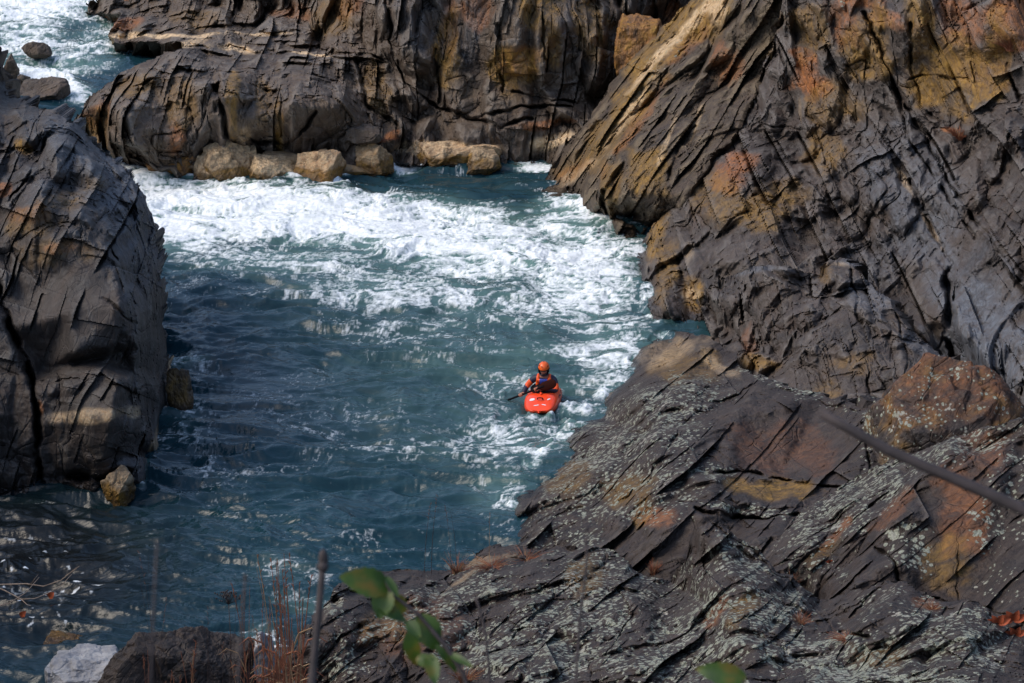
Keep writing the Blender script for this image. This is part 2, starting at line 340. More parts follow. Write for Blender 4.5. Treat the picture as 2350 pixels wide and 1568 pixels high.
    if zbleach:
        z0,z1,am=zbleach; ble=np.maximum(ble,am*ss(z0-.12,z0+.05,p2[:,2]+wv*.12)*ss(z1+.3,z1-.1,p2[:,2]+wv*.5))
        och=np.maximum(och,.8*ss(z0+.12,z0-.02,p2[:,2]+wv*.12)*ss(-.1,.1,p2[:,2]))
    a,b_,c_,d_=idx[:-1,:-1],idx[1:,:-1],idx[1:,1:],idx[:-1,1:]; ok=(a>=0)&(b_>=0)&(c_>=0)&(d_>=0)
    Q=np.stack([a[ok],b_[ok],c_[ok],d_[ok]],-1)
    # skirt: boundary edges extruded back into the ground
    E=np.concatenate([Q[:,[0,1]],Q[:,[1,2]],Q[:,[2,3]],Q[:,[3,0]]]); key=np.sort(E,1); kk=key[:,0].astype(np.int64)*len(p2)+key[:,1]
    u,inv,cnt=np.unique(kk,return_inverse=True,return_counts=True); be=E[cnt[inv]==1]
    bv=np.unique(be); mp=np.full(len(p2),-1); n0=len(p2); lv=[p2]; SQ=[Q]; edge=np.clip(edge,0,1)[:,None]; at3=[edge]; at1=[np.stack([orn,och,lic],-1)]; at2=[np.stack([ble,cell,blu],-1)]
    prev=np.arange(len(p2)); bk=np.array(back,float)
    cur=bv.copy(); base=p2[bv]; off=len(p2)
    ringprev=np.full(len(p2),-1); ringprev[bv]=bv
    for s,fr in enumerate((.12,.35,.7,1.0)):
        jit=fbm3(base*1.3+s*3,3,seed+s)[:,None]*.25
        nb=base+bk*fr+jit*np.array([1,1,1]); lv.append(nb); at1.append(at1[0][bv]); at2.append(at2[0][bv]); at3.append(edge[bv])
        rn=np.full(len(p2),-1); rn[bv]=off+np.arange(len(bv)); off+=len(bv)
        SQ.append(np.stack([ringprev[be[:,1]],ringprev[be[:,0]],rn[be[:,0]],rn[be[:,1]]],-1)); ringprev=rn
    o=np_mesh(name,np.concatenate(lv),np.concatenate(SQ),mat,False,None,{'sa':np.concatenate(at1),'sb':np.concatenate(at2),'sc':np.concatenate(at3)})
    tag(o,label,cat,None,kind); return o
# boulder: closed faceted solid
_ico={}
def ico(n):
    if n not in _ico:
        bm=bmesh.new(); bmesh.ops.create_icosphere(bm,subdivisions=n,radius=1); bm.verts.ensure_lookup_table()
        _ico[n]=(np.array([v.co[:] for v in bm.verts]),np.array([[v.index for v in f.verts] for f in bm.faces])); bm.free()
    return _ico[n]
def boulder(name,label,loc,size,mat,seed=0,planes=14,rot=0,tiltx=0,rough=.04,sub=6,orange=0,ochre=0,lichen=0,zb=None,blue=0,cut=.72,topo=0,cat='boulder',group=None,kind=None,top=0,boxy=True):
    V,Fc=ico(sub); r=np.random.RandomState(seed)
    nn=r.normal(size=(planes,3)); nn/=np.linalg.norm(nn,axis=1)[:,None]; hh=cut*.92+(1-cut)*r.rand(planes)
    if boxy: ax=np.array([[1,.1,.1],[-1,.15,0],[.1,1,.1],[0,-1,.25],[.05,0,1]])+r.normal(size=(5,3))*.14; ax/=np.linalg.norm(ax,axis=1)[:,None]; nn=np.vstack([nn[:6],ax]); hh=np.concatenate([hh[:6]*1.18,[.85]*5])
    if top: nn=np.vstack([nn,[[.1,-.1,1]]]); hh=np.append(hh,top)
    d=V@nn.T; R=np.where(d>.05,hh/np.maximum(d,.05),9).min(1); R=np.minimum(R,1.25)
    S=np.array(size); P=V*R[:,None]*S
    e=Matrix.Rotation(rot,3,'Z')@Matrix.Rotation(tiltx,3,'Y'); P=P@np.array(e).T
    nrm=P/np.linalg.norm(P,axis=1)[:,None]; W=P+np.array(loc)
    v,ed,rid=facets(W+fbm3(W,2,seed)[:,None]*.1,(.3,.1,1),(.5*max(size),.35*max(size),.4*max(size)),seed,.7)
    P=P+nrm*(v*.06*max(size)+fbm3(W*2.2/max(.5,max(size)),5,seed+3,.6)*rough*max(size)*1.4)[:,None]
    wv=fbm3(W*2.5,4,seed+9); wz=(P+np.array(loc))[:,2]
    ble=np.zeros(len(P)); och=np.clip(ochre+wv*.6*(ochre>0),0,1)
    if zb: ble=zb[2]*ss(zb[0]-.08,zb[0]+.08,wz+wv*.15)*ss(zb[1]+.3,zb[1],wz); och=np.maximum(och,.95*ss(zb[0]+.1,zb[0]-.1,wz+wv*.15))
    org=np.clip(orange+wv*.6*(orange>0),0,1); org=np.maximum(org,topo*ss(.25,.75,P[:,2]/P[:,2].max()+wv*.3))
    a1=np.stack([org,och,np.clip(lichen+wv*.5*(lichen>0),0,1)],-1)
    a2=np.stack([ble,np.full(len(P),.4),np.full(len(P),blue)],-1)
    e3=np.clip(ss(.2,.9,v)*.35*(wv*.5+.5),0,1)[:,None]; o=np_mesh(name,P,Fc,mat,False,None,{'sa':a1,'sb':a2,'sc':e3}); o.location=loc
    return tag(o,label,cat,group,kind)
# ================================================================= ROCK
M_far=rock_mat('rock_far',(.025,.019,.016),(.102,.071,.046),(.18,.155,.13),1.0,(0,0,1),.55)
M_right=rock_mat('rock_right',(.023,.018,.016),(.072,.056,.046),(.15,.134,.12),1.0,(.5,-.45,-.7),.5)
M_fore=rock_mat('rock_fore',(.015,.0105,.0095),(.038,.027,.022),(.095,.08,.068),1.3,(.62,.25,.6),.6,.7)
M_left=rock_mat('rock_left',(.020,.017,.0165),(.050,.042,.038),(.12,.115,.11),.9,(.1,0,1),.5,.7)
M_slab=rock_mat('rock_slab',(.024,.018,.014),(.070,.049,.031),(.19,.145,.09),1.1,(.55,.1,.75),.6)
M_pale=rock_mat('rock_pale',(.18,.18,.19),(.34,.34,.35),(.6,.59,.57),1.2,(1,0,.3),.5,.2)
M_tan=rock_mat('rock_tan',(.05,.035,.022),(.13,.085,.05),(.30,.22,.14),1.2,(1,0,.3),.55,.5)
w=W_
# --- far bank behind everything (upper left rocks + long cliff)
mass('far_cliff',slabs=((.75,.95,.34,1),(.32,.5,.08,2)),outline=[ (200,12,114),(262,0,113),(300,-40,113),(420,-180,113),(1000,-200,106),(1900,-200,104),(1950,0,98),(1500,400,90),w(1360,400),
  w(1290,392),w(1120,388),w(900,392),w(800,400),w(700,402),w(560,402),w(460,405),w(400,398),w(330,385),w(280,360),w(235,340),w(200,310),w(183,283,.6),
  (200,250,95),(240,212,98),(300,180,99),(360,148,99.5),(420,128,100),(415,118,103),(330,112,105),(262,112,106.5),(250,96,106.5),(262,62,107.5),(280,50,109),(225,38,113),(207,30,114)],
 inner=[ (420,40,109),(560,30,108),(700,20,105),(500,90,106),(650,95,105),(800,60,101),(900,80,98),(560,118,104),(700,128,102),(450,115,105.5),
   (480,135,101),(600,150,98),(770,152,96),(330,200,94.5),(420,190,94.5),(480,200,94.2),(560,200,93.6),(700,190,94),(800,200,95),(880,140,97),(880,30,99),(980,20,96.5),(1100,-20,95),(1000,120,95.5),(980,200,95.2),
   (250,250,91.5),(300,270,90),(330,330,88.5),(420,330,88),(490,250,90),(500,320,89.5),(560,280,89.5),(640,270,88.5),(560,350,88.5),(660,350,88.5),
   (760,260,89),(830,300,89.5),(760,340,88.5),(900,250,92.5),(940,320,90.5),(1050,260,92),(1050,320,89.5),(1200,80,93.5),(1200,190,93.5),(1180,220,92.8),(1350,60,93.5),(1330,180,93.3),
   (1300,250,92.6),(1200,290,91),(1400,150,95.5),(1420,230,95),(1290,330,89.3),(1100,350,88.3),(950,350,88.6),(880,370,87.9),(1480,60,99),(1550,-50,98),(700,-80,108),(1200,-100,96),
   (300,80,108),(350,98,106.4),(300,20,112),(450,0,111),(620,60,107),(740,100,104)],
 mat=M_far,layers=[dict(along=(.05,0,1),size=(2.6,1.2,1.6),amp=.55,seed=1,crack=.9,cw=.05,tilt=.8),
        dict(along=(.12,0,1),size=(1.15,.6,.8),amp=.23,crack=.9,cw=.07),
        dict(along=(-.2,0,1),size=(.42,.27,.3),amp=.07,crack=.7,cw=.08)],
 cracks=[([(490,200),(498,250),(520,300),(555,350)],11,2.4),([(555,300),(600,318),(655,322),(680,300),(720,270)],5,.9),([(900,0),(925,110),(930,210)],6,1.2),([(930,210),(1010,250),(1100,280),(1200,255),(1300,262)],6,1.0),
         ([(1010,110),(1015,200)],5,1.0),([(1150,60),(1155,220)],5,.6),([(820,150),(830,260),(900,300)],7,1.0),([(640,200),(645,300)],4,.7),([(720,60),(740,130),(900,150)],6,1.2),([(330,330),(420,340),(440,380)],14,1.0),([(1235,0),(1242,140)],4,.7),
         ([(1405,10),(1420,140),(1395,230),(1360,270)],9,1.3),([(1180,215),(1250,240),(1310,245)],5,.8),([(420,130),(600,140),(900,158)],5,.8),([(1485,0),(1500,100)],6,1.5),([(1030,262),(1150,300),(1220,285)],5,.8),([(540,80),(640,105),(700,95)],5,.7)],
 bed=(88, 1.6),anchors=[(400,330,84.8),(640,330,84.8),(800,330,85),(300,250,86.3),(420,200,87.5),(600,200,88),(420,135,90.5),(600,135,91),(770,150,90),(900,200,88.5),(1000,300,86.3),(1200,300,86.3),(1200,100,88.5),(1000,0,90),(1300,0,90),(1400,230,88.5),(1480,60,92),(1550,-100,94),(330,112,98.5),(262,62,103),(225,38,106),(560,112,98),(700,100,95.5),(500,30,103),(700,20,98),(600,-100,104),(1000,-150,92),(200,12,108),(420,-180,110),(240,212,90)],step=2.0,soft=3,seed=3,chis=(.07,.05),back=(0,8,-3),
 orange=[(285,72,50,14,0,.9),(1190,130,36,40,0,.9),(1470,110,55,40,-10,1),(1540,50,30,60,0,.8),(410,320,18,30,0,.8),(880,318,25,8,-15,1),(1040,70,20,60,0,.55),(250,265,30,25,0,.6),(1100,30,30,40,0,.5),(820,20,40,30,0,.6),(690,40,50,22,0,.5),(1240,300,60,9,0,.7)],
 ochre=[(1175,150,55,70,0,1),(1035,120,30,80,0,.9),(535,250,16,70,0,.9),(640,310,12,50,0,.9),(1230,30,50,60,0,.8),(420,250,35,50,0,.5),(780,40,60,50,0,.5),(1440,120,25,40,0,.9),(330,215,60,20,-25,.6),(250,300,30,50,0,.6),(460,60,60,25,0,.4),(1340,70,40,60,0,.6),(1260,110,28,60,0,.7),(600,240,20,40,0,.5),(860,220,40,60,0,.5)],
 bleach=[(300,98,40,6,0,.7),(390,102,140,4.5,0,1),(540,135,60,10,6,1),(620,102,50,4,0,.8),(720,146,70,3.5,3,1),(430,122,40,8,-10,.8),(1020,352,115,16,0,1),(1290,338,55,16,0,.9),(820,300,22,4,0,.5),(560,300,18,12,0,.4)],
 blue=[(1000,60,90,70,0,.3),(640,80,70,40,0,.15),(480,300,60,60,0,.15),(1090,90,30,60,0,.4),(1300,60,60,80,0,.2)],rough=.07,fol=(.1,0,1))
# --- leaning slab in front of the far cliff
mass('leaning_slab',[w(1242,455),(1262,405,89),(1292,355,88.5),(1340,305,88),(1372,258,88),(1402,208,88),(1432,162,88),(1482,118,88.5),(1522,68,89),(1590,8,90),(1625,-50,91),(1660,-200,93),(1840,-200,89),(1818,20,84.6),
  (1802,85,83.5),(1772,150,82.5),(1752,220,81.5),(1702,310,80),(1642,368,79),(1602,435,78.5),(1590,500,79),(1520,560,78.5),w(1470,590),w(1425,572),w(1380,546),w(1330,543),w(1292,510)],
 [(1330,400,87),(1290,430,88.2),(1380,330,86),(1440,260,85.4),(1500,180,85.5),(1560,100,86.4),(1640,30,87),(1700,20,86),(1640,110,84.3),(1700,120,83.3),(1620,200,82.4),(1560,300,81.4),(1480,340,81.3),(1420,400,82),(1400,450,81.5),(1480,440,79.8),(1540,440,79),(1620,340,79.8),
  (1700,240,81.3),(1740,160,82.3),(1350,480,84.5),(1390,510,82),(1440,490,80.6),(1520,500,79.5),(1330,520,84)],
 M_slab,[dict(along=(.5,.15,.8),size=(3.2,1.0,1.4),amp=.32,crack=.9,cw=.05),dict(along=(.55,.1,.8),size=(1.1,.35,.5),amp=.13,crack=.8,cw=.07),dict(along=(.6,0,.8),size=(.6,.25,.3),amp=.05,crack=.5)],
 cracks=[([(1600,300),(1560,350),(1545,420)],6,.7),([(1398,440),(1410,520)],8,1.0),([(1440,500),(1500,520),(1545,500)],22,2.6),([(1320,440),(1340,520)],6,.8),([(1640,60),(1560,150),(1460,300),(1400,420)],4,.4),([(1360,300),(1450,250)],4,.4)],
 bed=(-52, 2.6),slabs=((.7,2.6,.2,1),(.26,.9,.07,2)),anchors=[(1292,355,84),(1400,208,85),(1482,118,85.5),(1590,8,86),(1700,20,81.5),(1802,85,79),(1700,310,76.5),(1600,435,75.3),(1480,340,79),(1400,450,77.5),(1520,560,75.2),(1660,-200,88),(1840,-200,83),(1500,250,80.5)],seed=21,soft=4,back=(1.5,5,-2),
 orange=[(1600,90,22,120,38,.6),(1470,290,14,120,35,.6),(1680,160,30,50,0,.6),(1330,400,40,18,-30,.6)],
 ochre=[(1560,90,45,180,42,1),(1470,220,40,160,38,.9),(1400,330,40,110,35,.6),(1490,400,50,50,0,.9),(1420,420,25,60,10,.7),(1650,20,50,60,0,1),(1350,380,70,30,-35,.5)],
 bleach=[(1580,80,14,130,42,.75),(1660,25,26,40,10,.7),(1460,260,9,120,36,.6),(1600,300,6,50,20,.5),(1500,160,8,80,40,.6),(1330,410,60,14,-35,.35),(1540,330,5,60,20,.5)],
 lichen=[(1500,180,30,160,38,.12)],rough=.06,fol=(.55,.1,.8))
# --- big right cliff
mass('right_cliff',[(1760,-200,86),(2600,-200,80),(2600,1020,58),(2300,1120,58),(1950,1000,64.5),(1760,900,66),w(1600,770),w(1545,752),w(1498,742),w(1480,660),w(1462,600),(1482,560,76.5),(1530,510,77),(1565,470,77.2),(1600,425,77.5),(1640,362,78.3),(1695,300,79.5),(1742,215,81),(1765,140,82),(1797,75,83),(1806,0,84.5)],
 [(1540,560,74.6),(1500,640,72.4),(1560,640,71.5),(1540,720,69.5),(1600,520,74.3),(1680,450,74.3),(1620,620,71),(1700,560,72),(1700,350,77),(1760,420,74),(1800,540,71),(1740,300,78),(1800,200,79.5),(1850,100,80.5),(1870,180,78.4),(1900,260,77),(1960,190,77.8),
  (1960,60,80),(2000,120,78.8),(1900,20,82),(2010,220,76.6),(1860,370,75),(1950,380,73.6),(1860,480,72.6),(1960,520,71),(1850,590,70.5),(2000,300,75.4),(2060,150,77.2),(2080,60,79.3),(2100,250,75.2),(2050,400,72.4),(2160,340,73.6),
  (2120,120,79),(2180,80,79.5),(2260,120,78),(2240,220,76),(2300,250,75),(2180,260,76.2),(2200,310,76),(2150,0,82),(2300,20,81),(2380,150,78),(2240,340,74),(2330,320,72),(2380,480,68.5),(2200,440,71),(2060,520,69.5),(2150,560,68.6),(2250,560,68.4),
  (2330,640,66.5),(2080,640,67.6),(2180,680,66.5),(2140,740,65.6),(2190,830,66.8),(2280,780,64.6),(2350,800,63),(2230,900,64.8),(2350,950,61),(2000,640,68.8),(2400,600,67),(1750,620,69.8),(2290,950,64.4),(2450,300,76)],
 M_right,[dict(along=(.42,-.5,-.75),size=(3.4,1.2,1.6),amp=.42,crack=1.0,cw=.04,tilt=.6,where=[(2180,560,260,620,-25,1),(2200,850,300,300,0,1)]),
          dict(along=(.1,-.3,-.95),size=(1.9,1.5,1.5),amp=.36,crack=1.0,cw=.035,tilt=.55,where=[(1830,330,280,520,10,1),(2250,100,250,250,0,.9),(1600,600,150,200,0,1)]),
          dict(along=(.42,-.45,-.78),size=(1.3,.42,.6),amp=.13,crack=.8,cw=.05,where=[(2150,600,300,620,-25,1)]),
          dict(along=(.1,-.3,-.95),size=(.8,.6,.6),amp=.11,crack=.9,cw=.05,where=[(1830,350,300,500,10,1),(2250,100,280,250,0,.8)]),
          dict(along=(.3,-.4,-.8),size=(.5,.3,.35),amp=.05,crack=.7,cw=.07)],
 cracks=[([(1810,40),(1790,110),(1770,160),(1740,240),(1690,320),(1600,440),(1545,500),(1480,545)],6,1.2),([(2000,40),(2045,130),(2070,210),(2130,320),(2200,440),(2290,560),(2350,660)],6,.9),
         ([(2070,210),(2100,330),(2170,440),(2230,520),(2250,560)],5,.7),([(2100,430),(2150,540),(2200,620),(2210,700)],7,.9),([(2190,640),(2190,760),(2210,840),(2280,900),(2350,960)],13,1.6),([(1880,140),(1890,220)],3.5,.5),([(1960,150),(2000,140),(2010,220)],3.5,.5),([(1830,250),(1835,320),(1870,350)],3.5,.5),
         ([(1750,290),(1790,300),(1850,305)],3.5,.4),([(1890,330),(1905,380),(1920,430)],3.5,.5),([(2100,180),(2160,170),(2230,180)],4,.6),([(2110,60),(2105,160),(2130,250),(2170,290)],5,.7),([(1960,420),(1990,480),(2080,560)],3.5,.4),([(2200,440),(2160,350),(2060,200)],3,.5),([(2240,140),(2260,230),(2300,280)],4,.5),
         ([(1560,600),(1590,700),(1640,720)],6,.6),([(2320,150),(2350,240)],5,.8)],
 calm=[(2200,190,100,90,0,.7),(1880,190,60,50,0,.5),(2140,700,60,90,-25,.6),(2250,640,60,180,-28,.5)],bed=(62, 2.4),slabs=((.95,1.7,.32,1),(.36,.8,.07,2)),anchors=[(1482,560,74.6),(1600,425,74.5),(1740,215,77),(1806,0,79),(1760,-200,81),(2100,0,73),(2100,300,70),(2100,600,65.5),(2350,0,69),(2350,300,65),(2350,600,60.5),(2350,950,56),(1850,480,70.3),(1700,620,68.5),(2600,1020,54),(1950,1000,57.5),(1760,900,61.5),(2600,-200,70)],seed=41,soft=4,back=(2,8,-3),
 orange=[(1872,165,28,60,0,.85),(1880,195,45,28,0,1),(1700,400,40,36,0,.9),(1960,60,35,50,0,.7),(2240,60,70,60,0,.6),(1850,120,30,16,0,.9),(2050,50,60,18,10,.6),(1690,430,40,30,0,.7),(2340,60,60,70,0,.9),(2200,312,22,8,0,.9),(2260,150,80,60,0,.3),(1990,10,60,22,0,.7)],
 ochre=[(2010,110,60,90,0,.8),(2200,170,110,90,0,.95),(1740,500,60,50,0,.7),(1810,480,50,40,0,.6),(1600,690,30,40,0,1),(1520,560,22,70,20,1),(1660,470,60,60,0,.5),(1930,240,70,60,0,.5),(1540,640,30,80,10,.6),(1740,60,60,60,0,.8),(1900,370,60,50,0,.6),(1880,80,50,50,0,.6),(2130,60,30,100,-20,.8),(2300,120,40,90,0,.8),(1730,30,40,70,0,.8)],
 bleach=[(2090,430,8,45,-30,.4),(2150,540,6,40,-30,.4),(1590,600,14,30,10,.3),(1590,690,25,18,0,.45),(1850,260,5,40,0,.2)],
 blue=[(2130,560,60,280,-28,.55),(2280,800,120,160,-20,.8),(2060,390,50,70,0,.4),(2150,420,60,150,-30,.45),(2020,620,60,50,0,.3),(2300,700,60,160,-30,.3)],
 lichen=[(1850,30,200,40,0,.05)],rough=.055,fol=(.42,-.45,-.78))
# --- low outcrop at the cliff foot
mass('low_outcrop',[w(1572,775),(1600,710,73.3),(1640,650,72.6),(1700,640,72.4),(1735,618,72),(1800,616,71.2),(1880,640,70.2),(1915,605,70),(1960,615,69.3),(2010,680,67.8),(2060,720,66.5),(2110,790,65),(2200,860,64),(2270,920,63),(2310,1000,61),(2250,1150,60),(1950,1150,61),(1760,1050,64),(1730,900,66),w(1640,820)],
 [(1620,740,72),(1650,690,71.6),(1700,760,70),(1740,700,69.5),(1780,820,66.8),(1840,740,67.8),(1900,680,68.6),(1890,780,66.4),(1960,760,66),(1850,860,65),(1990,860,63.6),(1950,930,62.6),(2080,870,63.2),(2100,940,61.8),(2180,920,62.2),(1900,640,69.7),(1820,960,63.2),(1730,850,66.6),(2230,990,61)],
 M_right,[dict(along=(.5,-.35,-.6),size=(2.2,1.0,1.2),amp=.4,crack=.8,cw=.04,side=(0,-.6,.8)),dict(along=(.15,-.3,-.9),size=(.9,.3,.5),amp=.13,crack=.7,cw=.06)],
 cracks=[([(1730,660),(1700,740),(1750,860)],5,.6),([(1960,640),(1980,760)],6,.5),([(2060,740),(2080,860),(2060,960)],3.5,.5),([(1860,820),(1900,900)],4,.4),([(1990,830),(2010,960)],3.5,.4),([(1820,660),(1900,700),(1960,700)],5,.5)],
 calm=[(1900,900,130,80,0,.6),(1790,720,70,70,0,.4)],relief=1.3,bed=(60, 1.6),slabs=((.8,1.1,.2,1),(.3,.5,.05,2)),anchors=[(1735,618,65.3),(1915,605,64.3),(2060,720,60.3),(2200,860,56.8),(2310,1000,53.3),(1640,650,67),(1730,860,60.8),(1850,860,58.8),(1950,1000,55.8),(2100,940,55.3),(2250,1150,51.5),(1760,1050,56),(1840,740,61.3)],seed=61,soft=3,back=(1,5,-3),ochre=[(1900,640,20,20,0,.4),(1760,850,40,25,0,.9),(1640,750,30,30,0,.5),(1900,920,40,50,0,.4),(1960,850,40,30,0,.4)],orange=[(1740,790,12,40,0,.4)],
 blue=[(2000,700,60,50,0,.5),(1760,630,60,10,0,.5),(1950,620,40,10,10,.5),(2130,830,90,20,40,.5)],bleach=[(1940,625,30,8,12,.2),(1590,720,10,30,10,.3)],rough=.06,fol=(.2,-.3,-.9))
# --- near ledge with tan crest
mass('near_ledge',[w(1545,772),(1500,800,65.5),(1560,768,65.8),(1620,775,65),(1690,820,63.5),(1705,852,62.6),(1742,864,61.6),(1800,885,60.4),(1900,912,59),(2000,945,57.5),(2060,955,57),(2150,1000,56.5),(2200,1150,53),(2000,1350,49),(1500,1400,48),(1200,1350,50.5),w(1110,1340),
   w(1085,1295),w(1130,1262),w(1162,1215),w(1184,1150),w(1194,1090),w(1240,1040),w(1292,980),w(1345,950),w(1372,920),w(1420,850),w(1470,805)],
 [(1440,860,65.3),(1500,850,64),(1580,850,62.8),(1660,850,62.7),(1480,920,61),(1390,960,62),(1560,900,60.3),(1650,900,60.4),(1720,890,60.2),(1650,1000,57.2),(1700,960,57.7),(1800,930,58),(1800,1080,55),(1660,1090,55),(1970,1100,54),(1990,960,56.8),(1980,1120,53.6),
  (1640,1110,53.9),(1800,1110,54),(1940,1135,53.2),(1900,1190,52.2),(1750,1180,52.4),(1620,1180,52.6),(1500,1000,58.6),(1400,1030,59.3),(1290,1050,60.2),(1240,1110,58.6),(1350,1130,57),(1480,1120,56),(1560,1100,55.5),(1250,1200,55.6),(1380,1220,54),(1500,1200,53.4),(1300,1280,53)],
 M_fore,[dict(along=(.65,.2,.55),size=(2.2,1.1,1.2),amp=.17,crack=.9,cw=.04,side=(0,-.5,.8)),dict(along=(.65,.2,.6),size=(.9,.28,.4),amp=.06,crack=.8,cw=.07)],
 cracks=[([(1620,1095),(1700,1085),(1800,1110),(1950,1135)],5,.6),([(1600,1175),(1750,1200),(1900,1190)],6,.6),([(1650,900),(1560,1000),(1500,1100),(1400,1200)],4,.35),([(1740,866),(1720,900),(1640,930)],4,.4),([(1980,980),(2000,1080),(1990,1120)],5,.5),([(1480,1210),(1440,1250)],8,.5),([(1780,890),(1900,935),(2040,965)],3,.25)],
 calm=[(1820,1015,150,95,0,.95),(1780,1140,140,30,8,.9)],relief=1.0,bed=(-42, 2.2),slabs=((.95,1.5,.16,1),(.36,.7,.03,2)),anchors=[(1600,770,64.6),(1705,852,59.5),(1742,864,57.5),(1900,912,55),(2060,955,52.5),(1800,1100,51.6),(1500,900,58.6),(1400,1030,54.2),(1380,1220,49.2),(1500,1200,48.4),(1275,1050,55.0),(1225,1130,52.5),(1195,1180,51.3),(1200,1230,49.9),(1300,1150,51.6),(1160,1280,49.0),(1420,920,58.6),(1470,850,61.2),(1900,1190,48.6),(1500,1400,46),(2000,1350,45),(2150,1000,51.5),(1200,1350,48)],seed=81,soft=2,back=(.5,4,-3),
 orange=[(1510,1195,45,26,10,.8),(1800,1040,120,60,0,.25)],ochre=[(1780,1130,110,25,5,1),(1450,1130,60,40,0,.5),(1580,850,90,40,0,.5),(1300,1100,60,60,0,.45),(1480,1180,20,50,20,.6)],
 bleach=[(1540,815,90,28,-15,.35),(1410,880,14,50,35,.5),(1650,850,50,14,25,.35)],
 lichen=[(1380,1060,190,130,-35,.72),(1560,930,130,60,-20,.75),(1550,1010,60,90,20,.7),(1800,885,110,14,18,.8),(1640,1090,50,20,0,.9),(1300,1200,120,90,-30,.6),(1450,1120,200,100,0,.6),(1780,1190,160,16,12,.7),(1900,935,120,8,14,.5),(1660,1170,60,14,10,.9),(2000,1030,30,80,0,.6)],rough=.055,fol=(.65,.2,.6))
# --- right slope in the foreground
mass('right_slope',[(1755,1268,50),(1800,1225,50.5),(1900,1150,51.5),(1960,1108,52),(2020,1075,52),(2100,1048,52),(2200,1008,52),(2300,975,52),(2600,900,52),(2600,1650,38),(1900,1650,39),(1700,1400,46)],
 [(1900,1220,48.3),(2000,1150,48.8),(2080,1130,48.3),(2180,1040,50),(2120,1120,48),(1800,1300,47.5),(1900,1330,45.8),(2000,1240,46.4),(1990,1330,44.8),(2080,1200,46.2),(2080,1300,44.8),(2160,1300,44.6),(2160,1370,43.8),(2240,1200,45.4),(2240,1380,43.2),(2300,1100,47.3),(2300,1250,44.6),(2350,1400,42),(1860,1380,45.6),(2450,1000,49.5),(2350,1040,49),(1950,1390,44)],
 M_fore,[dict(along=(.68,.3,.5),size=(2.4,1.1,1.2),amp=.2,crack=.8,cw=.04,side=(0,-.6,.7)),dict(along=(.7,.3,.5),size=(.9,.22,.35),amp=.09,crack=.8,cw=.08,where=[(1950,1200,260,150,-35,1),(2300,1000,200,60,-15,1)]),],
 cracks=[([(1780,1310),(1850,1290),(1950,1210),(2060,1130)],4,.25),([(2010,1260),(2060,1300),(2070,1360)],5,.3),([(1960,1400),(2100,1380),(2240,1400),(2350,1430)],6,.5),([(2200,1230),(2200,1390)],2.5,.15)],
 calm=[(2230,1270,170,150,10,.9)],relief=1.3,bed=(-38, 2.4),slabs=((.9,1.7,.15,1),(.34,.8,.035,2)),anchors=[(1755,1268,46.5),(1960,1108,48.5),(2100,1048,48),(2300,975,47),(1860,1390,44.3),(2080,1300,43.3),(2240,1390,41.3),(2350,1250,42.3),(2600,900,46),(2600,1650,36),(1900,1650,39)],seed=101,soft=2,back=(1,4,-3),orange=[(2210,1200,60,110,0,.5),(2060,1180,70,20,-40,.4),(1930,1230,60,12,-50,.6),(2260,1050,60,60,0,.35)],ochre=[(2180,1300,60,60,0,.6),(1900,1280,60,12,-45,.4)],
 lichen=[(1960,1160,220,70,-32,.85),(2250,1020,200,40,-18,.75),(2090,1270,60,60,0,.75),(2290,1190,60,90,10,.7),(1850,1320,120,60,-30,.55),(2340,1080,50,50,0,.7),(2300,1350,60,60,0,.4)],rough=.045,fol=(.7,.3,.5))
